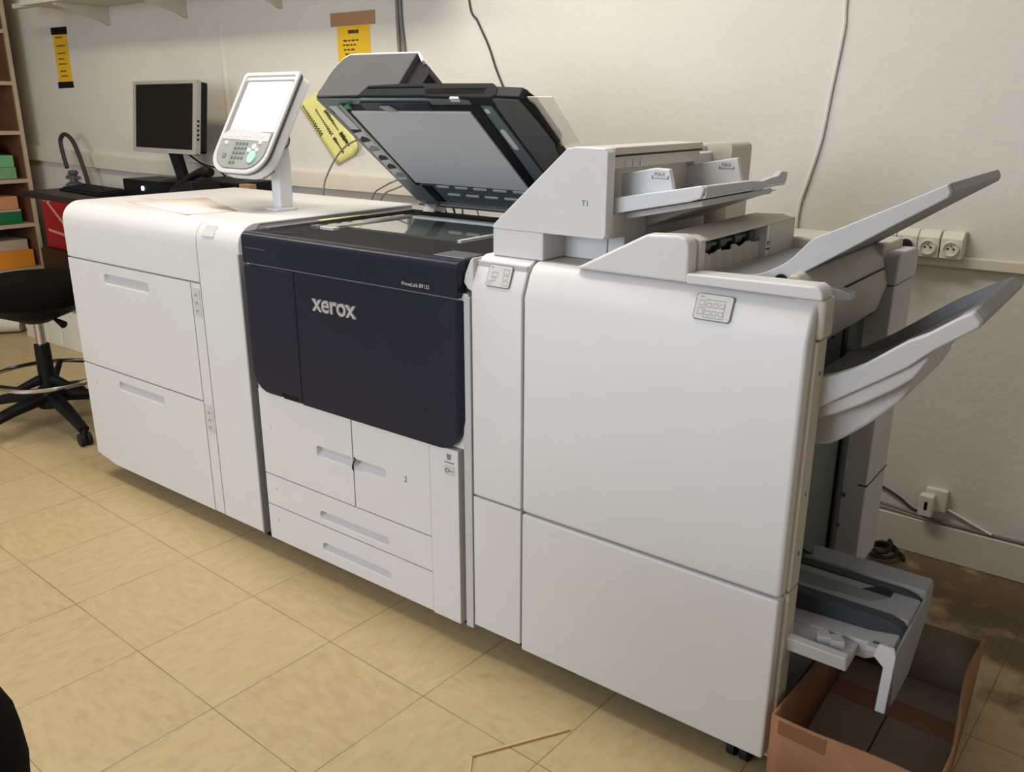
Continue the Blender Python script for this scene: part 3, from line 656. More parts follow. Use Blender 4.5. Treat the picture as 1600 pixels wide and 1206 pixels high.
m = MB(); m.prism([(1.04, 1.213), (1.06, 1.2165), (1.134, 1.2165), (1.136, 1.205), (1.128, 1.198), (1.128, 1.175), (1.05, 1.175)], 'y', .073, .452); ho = obj('feed_hood', m, BEIGE, t, bevel=.002)
obj('hood_shadow_gap', MB().box(1.128, 1.1345, .075, .45, 1.1985, 1.2015), SEAM, ho)
for y in (.12, .15, .18): obj('hood_rib', MB().box(1.1275, 1.1295, y, y + .006, 1.178, 1.19), LABEL, ho)
m = MB(); m.prism([(1.05, .99), (1.05, 1.207)] + [(1.15, 1.213)] + arc(1.148, 1.198, .016, 90, 0, 4) + [(1.16, 1.0)], 'y', .545, .66); obj('rear_block', m, BEIGE, t, bevel=.008, seg=3)
m = MB(); m.prism([(1.05, 1.09), (1.05, 1.205), (1.115, 1.19), (1.115, 1.09)], 'y', .452, .55); obj('inner_wall', m, WHITE2, t)
obj('front_pillar', MB().box(1.04, 1.134, .074, .12, 1.0415, 1.09), BEIGE, t, bevel=.002)
obj('support_block', MB().box(1.0, 1.128, .13, .22, .985, 1.10), WHITE2, t, bevel=.003)
m = MB(); m.prism([(1.05, 1.0), (1.05, 1.10), (1.30, 1.118), (1.15, 1.06), (1.128, 1.05), (1.128, 1.0)], 'y', .22, .5); obj('tray_support', m, BEIGE, t, bevel=.003)
# sloping input tray
sl_ = .18
trp = [(1.10, 1.091), (1.318, 1.130), (1.318, 1.142), (1.10, 1.103)]
m = MB(); m.prism(trp, 'y', .09, .49); tr = obj('input_tray', m, WHITE2, t, bevel=.002)
m = MB(); m.prism([(1.118, 1.087), (1.29, 1.123), (1.312, 1.130), (1.318, 1.148), (1.312, 1.154), (1.27, 1.146), (1.118, 1.119)], 'y', .083, .093); obj('front_rim', m, WHITE2, tr, bevel=.003)
m = MB(); m.prism([(.09, 1.132), (.30, 1.134), (.32, 1.128), (.36, 1.128), (.38, 1.136), (.49, 1.136), (.495, 1.158), (.46, 1.16), (.44, 1.152), (.40, 1.15), (.36, 1.146), (.30, 1.15), (.09, 1.153)], 'x', 1.306, 1.320); obj('end_rim', m, GREYW, tr, bevel=.003)
m = MB(); m.prism([(1.13, 1.075), (1.30, 1.112), (1.30, 1.124), (1.13, 1.088)], 'y', .12, .46); obj('tray_base', m, GREYW, tr, bevel=.002)
def mark_max(x, y, z, par):
    obj('limit_print', text_mb('MAX', .011, XZ(x, y - .0004, z), .0003), MIDGREY, par)
    mb = MB(); mb.box(x - .004, x + .03, y - .0008, y + .0005, z - .005, z - .0035).box(x - .005, x - .003, y - .0008, y + .0005, z - .006, z + .001).box(x + .029, x + .031, y - .0008, y + .0005, z - .006, z + .001)
    obj('limit_line', mb, MIDGREY, par)
m = MB(); m.prism([(1.116, 1.10), (1.116, 1.163), (1.19, 1.178), (1.222, 1.177), (1.235, 1.128)], 'y', .128, .142); pg = obj('paper_guide', m, WHITE2, tr, bevel=.003); mark_max(1.19, .128, 1.163, pg)
m = MB(); m.prism([(1.06, 1.10), (1.06, 1.157), (1.222, 1.186), (1.236, 1.13)], 'y', .445, .46); pg = obj('paper_guide', m, GREYW, tr, bevel=.003); mark_max(1.185, .445, 1.166, pg)

# ================================================================== WALL THINGS
# sockets
def socket(x0, label):
    s_ = thing('wall_socket', label, 'socket', (x0, WY, .936), 'row of wall sockets')
    m = MB(); m.prism([(WY - .05, .90), (WY - .052, .955), (WY - .035, .973), (WY, .973), (WY, .90)], 'x', x0 - .0275, x0 + .0275); bx = obj('socket_box', m, SOCKET, s_, bevel=.003)
    M2 = Matrix.Translation((x0, WY - .0525, .928)) @ Matrix.Rotation(PI / 2, 4, 'X')
    m = MB(M2); m.lathe([(.021, -.002), (.021, .004), (.018, .005), (.017, -.0005), (0, -.0005)], n=24); rg = obj('socket_face', m, SOCKET, s_, angle=40)
    for dx, dz, r in ((-.0075, 0, .0028), (.0075, 0, .0028)):
        m = MB(M2); m.tube([(dx, dz, -.002), (dx, dz, .0003)], r, 10); obj('pin_hole', m, BLACK, rg)
    m = MB(M2); m.tube([(0, .009, 0), (0, .009, .012)], .0022, 8); obj('earth_pin', m, STEEL, rg)
    return s_
xs = (1.245, 1.305, 1.362, 1.42, 1.478, 1.536)
xs = (1.25, 1.31, 1.372, 1.428, 1.484, 1.542)
lab = {1.372: 'cream wall socket with a black plug, half hidden behind the finisher', 1.428: 'cream wall socket with a black plug, second from the right end',
       1.484: 'empty cream wall socket, next to the last on the right', 1.542: 'empty cream wall socket at the right end of the row',
       1.31: 'cream wall socket mostly hidden behind the raised upper output tray'}
for x in (1.31, 1.372, 1.428, 1.484, 1.542): socket(x, lab[x])
for x, l_ in ((1.372, 'round black plug in the wall socket nearest the finisher'), (1.428, 'round black plug beside the two empty wall sockets')):
    q = thing('power_plug', l_, 'plug', (x, WY - .06, .928), 'black plugs in the wall sockets')
    M2 = Matrix.Translation((x, WY - .0535, .928)) @ Matrix.Rotation(PI / 2, 4, 'X')
    m = MB(M2); m.lathe([(0, .0), (.0185, .0), (.0195, .012), (.0185, .03), (.012, .038), (0, .04)], n=24); obj('plug_body', m, BLACK, q, angle=40)
    m = MB(); m.tube([(x, WY - .075, .912), (x - .002, WY - .075, .885), (x - .01, WY - .055, .84), (x - .04, WY - .05, .76)], .0035, 8); obj('plug_lead', m, RUBBER, q)
# low telephone socket
q = thing('phone_socket', 'small cream junction box low on the wall above the skirting', 'socket', (1.59, WY, .18))
obj('back_box', MB().box(1.572, 1.632, WY - .022, WY, .155, .224), SOCKET, q, bevel=.004)
m = MB(); m.box(1.563, 1.602, WY - .05, WY - .02, .142, .208); fp = obj('adapter', m, SOCKET, q, bevel=.004)
obj('port', MB().box(1.579, 1.587, WY - .0515, WY - .049, .165, .19), BLACK, fp)
# cables on the wall and floor
def cable(name, pts, r, mt, label, cat='cable', group=None):
    # smooth the polyline with Catmull-Rom
    P_ = [Vector(x) for x in pts]; out_ = []
    for k in range(len(P_) - 1):
        p0, p1, p2, p3 = P_[max(k - 1, 0)], P_[k], P_[k + 1], P_[min(k + 2, len(P_) - 1)]
        for s_ in range(8):
            t_ = s_ / 8; out_.append(.5 * ((2 * p1) + (p2 - p0) * t_ + (2 * p0 - 5 * p1 + 4 * p2 - p3) * t_ ** 2 + (3 * p1 - p0 - 3 * p2 + p3) * t_ ** 3))
    out_.append(P_[-1])
    mb = MB(); mb.tube(out_, r, 8)
    return tag(obj(name, mb, mt, base=tuple(P_[0])), label, cat, group)
WC = WY - .006
cable('phone_cable', [(1.585, WY - .045, .143), (1.575, WC, .133), (1.54, WC, .14), (1.5, WC, .165), (1.44, WC, .19), (1.30, WC, .24)], .0035, CABLED, 'thin black cable running from the finisher to the low junction box')
cable('wall_cable', [(1.40, WC - .006, .140), (1.50, WC - .006, .132), (1.62, WC - .006, .124), (1.74, WC, .118), (1.90, WC, .121), (2.3, WC, .122)], .005, CABLEG, 'grey cable laid along the top of the skirting at right')
cable('wall_cable', [(1.635, WY - .008, .165), (1.68, WC, .148), (1.735, WC, .128), (1.76, WC - .008, .124)], .004, CABLEW, 'short pale cable dropping from the low junction box to the grey cable')
cable('wall_cable', [(1.178, WC, 2.70), (1.175, WC, 2.1), (1.172, WC, 1.6), (1.175, WC, 1.50), (1.158, WC, 1.33), (1.145, WC, 1.2), (1.118, WC, 1.08), (1.10, WC, .99), (1.10, WC, .80)], .0055, CABLEW, 'white cable hanging down the wall behind the sheet inserter')
cable('wall_cable', [(-.556, WC, 2.70), (-.553, WC, 2.2), (-.55, WC, 1.68), (-.545, WC, 1.5), (-.53, WC, 1.3), (-.52, WC, 1.016)], .008, CABLEG, 'left grey cable of the pair above the document feeder')
cable('wall_cable', [(-.532, WC, 2.70), (-.532, WC, 2.2), (-.533, WC, 1.68), (-.518, WC, 1.5), (-.50, WC, 1.3), (-.50, WC, 1.016)], .007, CABLEG, 'right grey cable of the pair above the document feeder')
cable('wall_cable', [(-.24, WC, 2.70), (-.21, WC, 2.0), (-.185, WC, 1.66), (-.145, WC, 1.585), (-.095, WC, 1.50), (-.06, WC, 1.42), (-.02, WC, 1.345), (.03, WC, 1.25), (.05, WC, 1.05), (.05, WC, .94)], .0035, CABLED, 'thin dark cable slanting down the wall above the black output tray')
# cables rising behind the feeder
cable('loose_cable', [(-.62, .80, .006), (-.62, .80, .60), (-.60, .82, .95), (-.585, .84, 1.05), (-.50, .86, 1.15), (-.36, .87, 1.19), (-.24, .86, 1.21)], .0035, CABLEG, 'single grey cable arching up behind the feeder towards the lid')
for k, (dx, dz, w_) in enumerate(((-.2, .062, 'highest'), (-.16, .038, 'lowest'))):
    cable('loose_cable', [(-.26 + dx * .3 - k * .02, .78 + k * .03, .006), (-.25 + dx * .3 - k * .02, .78 + k * .03, .6), (-.24 + dx * .3, .78 + k * .03, .94), (-.17 + dx * .3, .79 + k * .05, 1.0 + dz * .4), (-.05, .80 + k * .05, 1.01 + dz), (.06, .80 + k * .05, 1.0 + dz), (.12, .78 + k * .05, 1.005 + dz * .3), (.15 + k * .03, .77 + k * .05, .9), (.16 + k * .03, .77 + k * .05, .5), (.16 + k * .03, .77 + k * .05, .006)], .003, CABLEG, w_ + ' of the two thin cables arching low behind the feeder')
for k, x in enumerate((.045, .075, .1)):
    cable('loose_cable', [(x, .70, 1.055 - k * .006), (x + .015, .71, 1.02), (x + .028 + k * .012, .72, .97), (x + .03 + k * .012, .73, .8), (x + .03 + k * .014, .74, .006)], .0035, (CABLEW, CABLEG, CABLED)[k], ('pale', 'grey', 'dark')[k] + ' cable dropping from the left end of the lid hinge')
# power lead coiled on the floor
pts = [(1.515 + (.06 - .004 * k / 3) * math.cos(k * .42) - .02, 1.12 + .045 * math.sin(k * .42), .008 + .0009 * k) for k in range(34)]
tag(obj('power_lead', MB().tube(pts, .006, 8), RUBBER, base=(1.5, 1.12, 0)), 'coiled black lead lying on the floor behind the finisher', 'cable')
# notices
def bars(mb, x0, x1, zs, y, h=.006):
    for k, z in enumerate(zs):
        a = x0 + (x1 - x0) * random.uniform(0, .12); e = x1 - (x1 - x0) * random.uniform(.05, .4)
        while a < e:
            l_ = random.uniform(.012, .03); mb.box(a, min(a + l_, e), y - .0006, y + .0003, z, z + h); a += l_ + .006
q = thing('wall_notice', 'yellow notice held by a strip of brown tape above the scanner lid', 'notice', (-.81, WY, 1.6), 'yellow notices on the wall')
obj('sheet', MB().box(-.907, -.713, WY - .0015, WY + .001, 1.33, 1.612), YEL, q)
obj('tape', MB().box(-.942, -.680, WY - .003, WY + .001, 1.605, 1.656), KRAFT, q)
obj('heading', MB().box(-.84, -.80, WY - .0022, WY, 1.574, 1.588).box(-.797, -.778, WY - .0022, WY, 1.574, 1.588), INK, q)
m = MB(); bars(m, -.875, -.77, [1.545, 1.528, 1.51, 1.493, 1.475], WY - .0015); obj('printed_lines', m, INK, q)
q = thing('wall_notice', 'narrow yellow notice with black tape at top and bottom on the left', 'notice', (-3.23, WY, 1.55), 'yellow notices on the wall')
obj('sheet', MB().prism([(-3.312, 1.40), (-3.155, 1.40), (-3.148, 1.70), (-3.305, 1.70)], 'y', WY - .0015, WY + .001), YEL, q)
obj('tape', MB().prism([(-3.318, 1.675), (-3.14, 1.672), (-3.138, 1.711), (-3.316, 1.712)], 'y', WY - .003, WY + .001), BLACK, q)
obj('tape', MB().prism([(-3.323, 1.385), (-3.148, 1.388), (-3.148, 1.422), (-3.323, 1.420)], 'y', WY - .003, WY + .001), BLACK, q)
m = MB(); bars(m, -3.28, -3.17, [1.655, 1.61, 1.57, 1.54, 1.513, 1.475, 1.448], WY - .0015, .007); obj('printed_lines', m, INK, q)
q = thing('paper_note', 'pale yellow note with handwriting and a curled corner, tilted on the wall', 'note', (-1.0, WY, 1.2))
e1 = Vector((.168, 0, .067)) / 1.15; e2 = Vector((.240, 0, -.253)) / 1.12; o0 = Vector((-1.185, WY - .004, 1.300))
rows = []
for i in range(13):
    r_ = []
    for j in range(7):
        a, b_ = j / 6, i / 12
        pnt = o0 + e1 * (a * 1.15) + e2 * (b_ * 1.12)
        cu = max(0, (a + b_ * 1.0 - 1.62)); pnt.y -= .22 * cu * cu + .004 * b_; pnt.z += .15 * cu * cu
        r_.append(tuple(pnt))
    rows.append(r_)
obj('note_sheet', MB().grid(rows), PYEL, q, solid=.0006)
m = MB()
for r_, (a0, b0, b1) in enumerate(((.12, .06, .55), (.42, .2, .62), (.42, .66, .9), (.68, .28, .6), (.7, .64, .86))):
    pts = []
    for k in range(40):
        b_ = b0 + (b1 - b0) * k / 39
        a = a0 + .05 * math.sin(k * 1.9 + r_) + .03 * math.sin(k * 4.3)
        v = o0 + e1 * (a * 1.15) + e2 * (b_ * 1.12); v.y -= .0022 + .004 * b_; pts.append(tuple(v))
    m.tube(pts, .0016, 5)
obj('handwriting', m, INK, q)
# shelf on brackets, top left
q = thing('wall_shelf', 'long white wall shelf on brackets at the top left of the back wall', 'shelf', (-1.9, WY, 1.78))
obj('shelf_board', MB().box(-3.0, -.2, WY - .30, WY, 1.785, 1.81), SHELFM, q, bevel=.002)
for x in (-2.68, -1.975, -1.26, -.55):
    bk = obj('bracket', MB().prism([(WY - .28, 1.785), (WY - .28, 1.772), (WY - .05, 1.715), (WY - .004, 1.692), (WY, 1.692), (WY, 1.785)], 'x', x - .014, x + .014), SHELFM, q, bevel=.002)
    obj('bracket_screw', MB().tube([(x, WY - .004, 1.702), (x, WY - .012, 1.702)], .007, 10), CABLEG, bk)
q = tag(obj('cardboard_box', MB().box(-2.96, -2.62, WY - .29, WY - .04, 1.81, 2.0), CARD, base=(-2.8, 1.0, 1.81), bevel=.003), 'brown cardboard box standing on the left end of the wall shelf', 'box')
q = tag(obj('white_strip', MB().box(-3.30, -2.95, WY - .205, WY - .165, 1.795, 1.82), SHELFM, base=(-3.1, 1.02, 1.795), bevel=.003), 'slim white strip sticking out past the left end of the wall shelf', 'strip')

# ================================================================== DESK AND WHAT STANDS ON IT
DZ = .85
q = thing('desk', 'black desk against the back wall behind the paper feeder', 'desk', (-2.2, .98, 0))
obj('desktop', MB().prism([(-2.99, .76), (-1.2, .70), (-1.2, WY - .03), (-3.03, WY - .03)], 'z', DZ - .032, DZ), DESKM, q, bevel=.006, seg=3)
for x, y in ((-2.32, .8), (-1.3, .8), (-2.32, 1.13), (-1.3, 1.13)): obj('leg', MB().box(x - .02, x + .02, y - .02, y + .02, 0, DZ - .03), DESKM, q)
q = thing('computer', 'black desktop computer lying flat with a blue light, under the monitor', 'computer', (-2.2, 1.05, DZ))
obj('case', MB().box(-2.34, -1.735, .985, 1.185, DZ, DZ + .085), BLACK, q, bevel=.004)
obj('power_light', MB().tube([(-2.155, .9855, DZ + .045), (-2.155, .981, DZ + .045)], .011, 14), LED, q)
tag(obj('black_box', MB().box(-1.72, -1.33, .95, 1.165, DZ, DZ + .115), BLACK, base=(-1.6, 1.04, DZ), bevel=.006), 'low black box behind the console post on the dark desk', 'box')
tag(obj('cardboard_piece', MB().box(-1.322, -1.25, .96, 1.0, DZ, DZ + .112), KRAFT, base=(-1.28, .98, DZ), bevel=.002), 'small brown cardboard piece at the right end of the black box', 'cardboard')
# monitor
q = thing('monitor', 'silver framed black monitor standing on the desktop computer', 'monitor', (-1.95, 1.05, DZ + .085))
MM = Matrix.Translation((-1.855, .97, 1.239)) @ Matrix.Rotation(-.03, 4, 'Z') @ Matrix.Rotation(-.13, 4, 'X')
m = MB(MM); m.panel(rrect(-.277, .277, -.163, .163, .006), -.012, .012, [(rrect(-.256, .248, -.143, .148, .003), rrect(-.255, .247, -.142, .147, .003), .006)]); obj('bezel', m, SILVER, q, bevel=.0015)
m = MB(MM); m.prism(rrect(-.2552, .2472, -.1422, .1472, .003), 'y', -.0085, -.004); label_part(obj('screen', m, DARKSCR, q), 'dark switched-off screen')
m = MB(MM); m.prism(rrect(-.268, .277, -.155, .157, .01), 'y', .010, .045); obj('rear_shell', m, BLACK, q, bevel=.004)
m = MB(MM)
for k in range(5): m.prism(rrect(.2765, .279, -.10 + k * .02, -.09 + k * .02, .001), 'y', -.006, .004)
obj('side_buttons', m, BLACK, q)
m = MB(); m.prism([(-1.925, 1.09), (-1.845, 1.09), (-1.80, .958), (-1.87, .958)], 'y', 1.0, 1.03); obj('neck', m, BLACK, q, bevel=.004)
m = MB(); m.lathe([(0, 0), (.125, 0), (.13, .008), (.11, .018), (.04, .026), (0, .026)], (-1.87, 1.06, DZ + .0855), 32); obj('foot', m, BLACK, q, angle=40)
cable('monitor_cable', [(-1.78, 1.0, 1.09), (-1.745, 1.06, 1.03), (-1.735, 1.14, 1.0), (-1.728, 1.195, .93), (-1.727, 1.197, DZ + .006)], .004, BLACK, 'black cable hanging from the back of the monitor')
# keyboard
q = thing('keyboard', 'black keyboard lying on the desk in front of the computer', 'keyboard', (-2.6, .95, DZ))
MK = Matrix.Translation((-2.60, .95, DZ)) @ Matrix.Rotation(-.10, 4, 'Z')
m = MB(MK); m.prism([(-.075, 0), (-.075, .012), (.075, .026), (.075, 0)], 'x', -.25, .25); obj('case', m, BLACK, q, bevel=.004)
for r_ in range(5):
    m = MB(MK)
    for k in range(18):
        x = -.238 + k * .0265; y = -.06 + r_ * .026; z = .0125 + (y + .075) * .0933
        m.box(x, x + .0225, y, y + .021, z, z + .007)
    obj('key_row', m, BLACK, q, bevel=.0015)
# telephone
q = thing('telephone', 'black desk telephone with its handset on, partly hidden by the console', 'telephone', (-1.65, .86, DZ))
m = MB(); m.prism([(-1.69, DZ), (-1.69, DZ + .02), (-1.40, DZ + .135), (-1.37, DZ + .13), (-1.36, DZ)], 'y', .755, .90); obj('base', m, BLACK, q, bevel=.008, seg=3)
m = MB()
for r_ in range(4):
    for k in range(3):
        x = -1.63 + r_ * .034; z = DZ + .02 + (x + 1.69) * .3966; y = .765 + k * .024
        m.prism([(x, z - .002), (x + .022, z + .007), (x + .020, z + .012), (x - .002, z + .003)], 'y', y, y + .017)
obj('keys', m, DGREY, q, bevel=.002)
m = MB(); hx = lambda s_, h: (-1.70 + .31 * s_, .862, DZ + .035 + .1235 * s_ + h)
m.tube([hx(-.02, .0), hx(.06, .012), hx(.22, .03), hx(.5, .036), hx(.78, .03), hx(.96, .014), hx(1.04, .0)], [.02, .026, .018, .016, .018, .027, .02], 12); label_part(obj('handset', m, BLACK, q), 'curved black handset')
# arched hose
cable('arched_cable', [(-3.10, 1.08, .95), (-3.13, 1.085, 1.02), (-3.15, 1.09, 1.10), (-3.10, 1.095, 1.135), (-3.03, 1.10, 1.10), (-2.97, 1.10, 1.0), (-2.92, 1.10, DZ + .012)], .012, CABLED, 'thick black cable arching up from the left end of the desk')
q = thing('cable_clamp', 'small dark metal clamp at the foot of the arched black cable', 'clamp', (-3.02, 1.08, DZ))
m = MB(); m.lathe([(0, 0), (.05, 0), (.045, .015), (.02, .03), (.018, .06), (.03, .075), (.02, .09), (0, .092)], (-3.04, 1.08, DZ), 16); obj('clamp_body', m, DGREY, q, angle=40)
m = MB(); m.tube([(-3.09, 1.07, DZ + .05), (-2.98, 1.085, DZ + .05)], .012, 10); obj('clamp_screw', m, STEEL, q)
# red packet leaning below the desk
q = thing('red_box', 'red box with a pale diagonal stripe under the left end of the desk', 'box', (-3.24, 1.1, .45))
MR = Matrix.Translation((-3.27, 1.06, 0))
m = MB(MR); m.box(-.17, .17, .0, .08, .47, .80); obj('carton', m, RED, q, bevel=.004)
m = MB(MR); m.prism([(-.13, .76), (-.11, .76), (.15, .585), (.15, .56)], 'y', -.002, .001); m.prism([(-.13, .585), (.15, .56), (.15, .545), (-.13, .57)], 'y', -.002, .001); m.box(-.14, -.06, -.002, .001, .745, .757); obj('printed_stripe', m, REDW, q)
tag(obj('low_stand', MB().box(-3.45, -2.9, 1.02, WY - .02, 0, .47), DESKM, base=(-3.2, 1.1, 0)), 'dark low stand under the desk carrying the red box', 'stand')

# ================================================================== BOOKCASE
q = thing('bookcase', 'tall wooden bookcase with pale shelf edges at the far left', 'bookcase', (-3.75, .6, 0))
BX0, BX1, BY0, BY1 = -3.97, -3.60, .15, 1.10
obj('side_panel', MB().box(BX0, BX1, BY1 - .022, BY1, 0, 2.1), WOODL, q, bevel=.001)
obj('side_panel', MB().box(BX0, BX1, BY0, BY0 + .022, 0, 2.1), WOODL, q, bevel=.001)
obj('back_board', MB().box(BX0, BX0 + .012, BY0 + .02, BY1 - .02, .02, 2.1), WOODB, q)
obj('inner_lining', MB().box(BX0 + .01, BX1 - .012, BY1 - .03, BY1 - .021, .02, 2.08), WOODB, q)
SH = (.09, .335, .60, .865, 1.145, 1.425, 1.71, 2.08)
for z in SH:
    s_ = obj('shelf', MB().box(BX0 + .012, BX1, BY0 + .022, BY1 - .022, z - .022, z), WOODL, q, bevel=.001)
def pack(name, y0, y1, z0, z1, mt, label, cat, x1=BX1 - .03, x0=BX0 + .03, group=None):
    return tag(obj(name, MB().box(x0, x1, y0, y1, z0, z1), mt, base=((x0 + x1) / 2, (y0 + y1) / 2, z0), bevel=.004), label, cat, group)
g_ = 'paper packs in the bookcase'
pack('paper_pack', .70, 1.03, .866, .935, GREENB, 'mottled green paper pack under the light green box in the bookcase', 'paper', group=g_)
pack('card_box', .68, 1.025, .936, 1.005, GREENA, 'light green box on top of the mottled green pack in the bookcase', 'box')
m = MB(); m.lathe([(0, 0), (.10, 0), (.11, .02), (.07, .05), (.02, .06), (0, .06)], (-3.75, .88, 1.006), 14)
for v in m.bm.verts: v.co += Vector((random.uniform(-.012, .012), random.uniform(-.012, .012), random.uniform(0, .01)))
tag(obj('plastic_bag', m, BLUEPL, base=(-3.75, .88, 1.006)), 'crumpled dark blue plastic bag on the light green box', 'bag')
pack('card_box', .70, 1.02, .601, .672, GREENC, 'deep green box lying on the shelf below the desk height', 'box')
pack('paper_pack', .68, 1.01, .688, .765, SALMON, 'salmon pink paper pack above the deep green box', 'paper', group=g_)
pack('paper_pack', .66, 1.02, .673, .687, CREAM, 'thin cream paper pack between the salmon and deep green packs', 'paper', group=g_)
pack('paper_pack', .72, 1.04, .336, .50, CREAM, 'cream paper pack standing behind the orange pack', 'paper', x1=BX1 - .06, group=g_)
pack('paper_pack', .76, 1.045, .336, .44, ORANGE, 'orange paper pack at the front of the lowest visible shelf', 'paper', x0=BX1 - .058, x1=BX1 - .012, group=g_)
pack('paper_pack', .45, .74, 1.146, 1.24, CREAM, 'cream paper pack on the shelf above the green packs', 'paper', group=g_)
pack('paper_pack', .45, .80, 1.426, 1.46, PAPER, 'thin white paper pack high up in the bookcase', 'paper', group=g_)

# ================================================================== REAMS ON THE FLOOR
g_ = 'white paper reams under the desk'
names = ['white wrapped paper ream at the left end of the floor row', 'white wrapped paper ream second from the left on the floor', 'white wrapped paper ream third from the left on the floor', 'white wrapped paper ream nearest the feeder on the floor']
for k in range(4):
    x0 = -3.24 + k * .215; 
    m = MB(); m.box(x0, x0 + .208, .765 + k * .004, 1.0, 0, .21 + .012 * (k % 2))
    bmesh.ops.subdivide_edges(m.bm, edges=m.bm.edges[:], cuts=4, use_grid_fill=True)
    for v in m.bm.verts: 
        if v.co.z > .01: v.co += Vector((random.uniform(-.003, .003), random.uniform(-.006, .006), random.uniform(-.006, .006)))
    tag(obj('paper_ream', m, PAPER, base=(x0 + .1, .88, 0), bevel=.004), names[k], 'paper', g_)
m = MB(); m.box(-2.98, -2.52, .80, .98, .226, .275)
tag(obj('paper_stack', m, PAPER, base=(-2.75, .9, .226), bevel=.004), 'loose white paper stack lying on top of the wrapped reams', 'paper')
m = MB(); pts = [(-3.56, .55, .06), (-3.50, .62, .075), (-3.40, .72, .08), (-3.33, .79, .06)]
m.tube(pts, [.05, .07, .072, .05], 14); tag(obj('paper_roll', m, PAPER, base=(-3.45, .66, 0), angle=60), 'white rolled bag on the floor left of the reams', 'bag')

# ================================================================== STOOLS
def stool(cx, cy, zs, label, rot, full=True, r=.22):
    q = thing('drafting_stool', label, 'stool', (cx, cy, 0), 'black drafting stools')
    m = MB(); m.lathe([(0, -.055), (r * .8, -.055), (r * .97, -.045), (r, -.02), (r * .99, .02), (r * .93, .048), (r * .8, .058), (0, .062)], (cx, cy, zs), 40); obj('seat', m, BLACKM, q, angle=50)
    m = MB(); m.lathe([(0, -.13), (.05, -.13), (.07, -.12), (r * .72, -.085), (r * .8, -.055), (0, -.055)], (cx, cy, zs), 32); obj('seat_pan', m, BLACK, q, angle=50)
    m = MB(); m.tube([(cx, cy, .35), (cx, cy, zs - .12)], .019, 16); obj('gas_lift', m, CHROME, q)
    m = MB(); m.tube([(cx, cy, .10), (cx, cy, .12), (cx, cy, .35)], [.034, .034, .030], 16); obj('lift_sleeve', m, BLACK, q)
    m = MB(); m.tube([(cx + .02, cy, zs - .10), (cx + .10, cy + .02, zs - .105), (cx + .16, cy + .03, zs - .125)], [.006, .006, .016], 8); obj('lever', m, BLACK, q)
    m = MB(); m.tube([(cx + .225 * math.cos(a), cy + .225 * math.sin(a), .215) for a in [2 * PI * k / 40 for k in range(40)]], .010, 10, True); fr = obj('foot_ring', m, CHROME, q)
    for k in range(3):
        a = rot + .5 + k * 2 * PI / 3
        m = MB(); m.tube([(cx + .03 * math.cos(a), cy + .03 * math.sin(a), .20), (cx + .12 * math.cos(a), cy + .12 * math.sin(a), .175), (cx + .22 * math.cos(a), cy + .22 * math.sin(a), .213)], [.022, .014, .012], 10); obj('ring_spoke', m, BLACK, q)
    m = MB(); m.lathe([(0, .08), (.05, .08), (.055, .11), (.045, .16), (.034, .17), (0, .17)], (cx, cy, 0), 20); obj('hub', m, BLACK, q, angle=40)
    for k in range(5):
        a = rot + k * 2 * PI / 5; ca, sa = math.cos(a), math.sin(a)
        m = MB(); m.tube([(cx + .03 * ca, cy + .03 * sa, .125), (cx + .18 * ca, cy + .18 * sa, .105), (cx + .355 * ca, cy + .355 * sa, .066)], [.034, .028, .021], 10, flat=.8); lg = obj('base_arm', m, BLACK, q)
        m = MB(); X, Y = cx + .352 * ca, cy + .352 * sa
        m.tube([(X - .022 * sa, Y + .022 * ca, .026), (X - .006 * sa, Y + .006 * ca, .026)], .026, 14).tube([(X + .022 * sa, Y - .022 * ca, .026), (X + .006 * sa, Y - .006 * ca, .026)], .026, 14)
        m.tube([(X, Y, .03), (X, Y, .07)], .01, 8); obj('caster', m, RUBBER, lg)
    return q
q = stool(-1.63, .15, .575, 'black drafting stool with a chrome foot ring left of the paper feeder', -.13, r=.215)
q = stool(1.067, -1.358, .65, 'black drafting stool in the near left corner, only its seat edge showing', .4, r=.25)

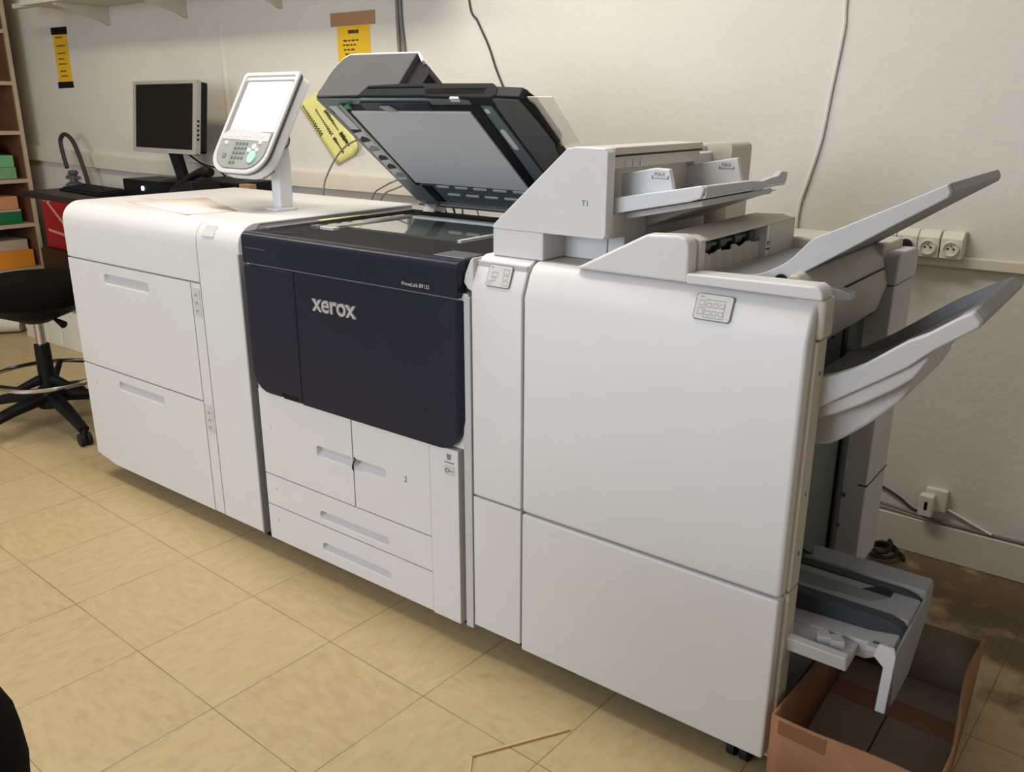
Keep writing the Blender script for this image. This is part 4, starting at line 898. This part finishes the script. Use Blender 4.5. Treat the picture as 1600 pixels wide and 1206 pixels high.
# ================================================================== CARDBOARD BOX, LOOSE STRIP
q = thing('cardboard_box', 'open cardboard box on the floor under the booklet tray', 'box', (1.71, .25, 0))
A_, B_, C_, D_ = (1.588, -.03), (1.875, -.035), (1.845, .545), (1.576, .545)
def wallp(p0, p1, h0, h1, wob, th=.005, nseg=12):
    rows = []
    for hz in (0, .5, 1):
        r_ = []
        for k in range(nseg + 1):
            t_ = k / nseg; x = p0[0] + (p1[0] - p0[0]) * t_; y = p0[1] + (p1[1] - p0[1]) * t_
            b_ = wob * math.sin(t_ * PI * 2.2) * hz
            nx, ny = (p1[1] - p0[1]), -(p1[0] - p0[0]); l_ = math.hypot(nx, ny)
            r_.append((x + nx / l_ * b_, y + ny / l_ * b_, .004 + hz * (h0 + (h1 - h0) * t_)))
        rows.append(r_)
    return MB().grid(rows)
obj('front_wall', wallp(A_, B_, .197, .20, .003), CARD, q, solid=.005)
obj('right_wall', wallp(B_, C_, .20, .165, .008), CARD, q, solid=.005)
obj('back_wall', wallp(C_, D_, .155, .15, .003), CARDIN, q, solid=.005)
obj('left_wall', wallp(D_, A_, .15, .197, .003), CARD, q, solid=.005)
fb = obj('bottom', MB().prism([A_, B_, C_, D_], 'z', .002, .006), CARDIN, q)
obj('bottom_seam', MB().box(1.708, 1.712, -.02, .37, .006, .0068), SEAM, fb)
obj('tape_band', MB().prism([(1.58, .375), (1.85, .36), (1.848, .43), (1.578, .44)], 'z', .006, .0072), TAPE, fb)
m = MB(); m.prism([(1.60, .197), (1.69, .198), (1.688, .165), (1.60, .17)], 'y', -.0375, -.034); obj('tape_patch', m, TAPE, q)
# bent pale strip on the floor
m = MB()
for a, b_, mt in (((1.0895, -.335), (1.058, -.289), 0), ((1.058, -.289), (1.175, -.097), 1)):
    d = (Vector(b_) - Vector(a)).normalized(); nn = Vector((-d.y, d.x)) * .003
    m.prism([(a[0] - nn.x, a[1] - nn.y), (b_[0] - nn.x, b_[1] - nn.y), (b_[0] + nn.x, b_[1] + nn.y), (a[0] + nn.x, a[1] + nn.y)], 'z', .0005, .005)
tag(obj('plastic_strip', m, GOLD, base=(1.09, -.25, 0)), 'bent pale gold strip lying on the floor in front of the finisher', 'strip')
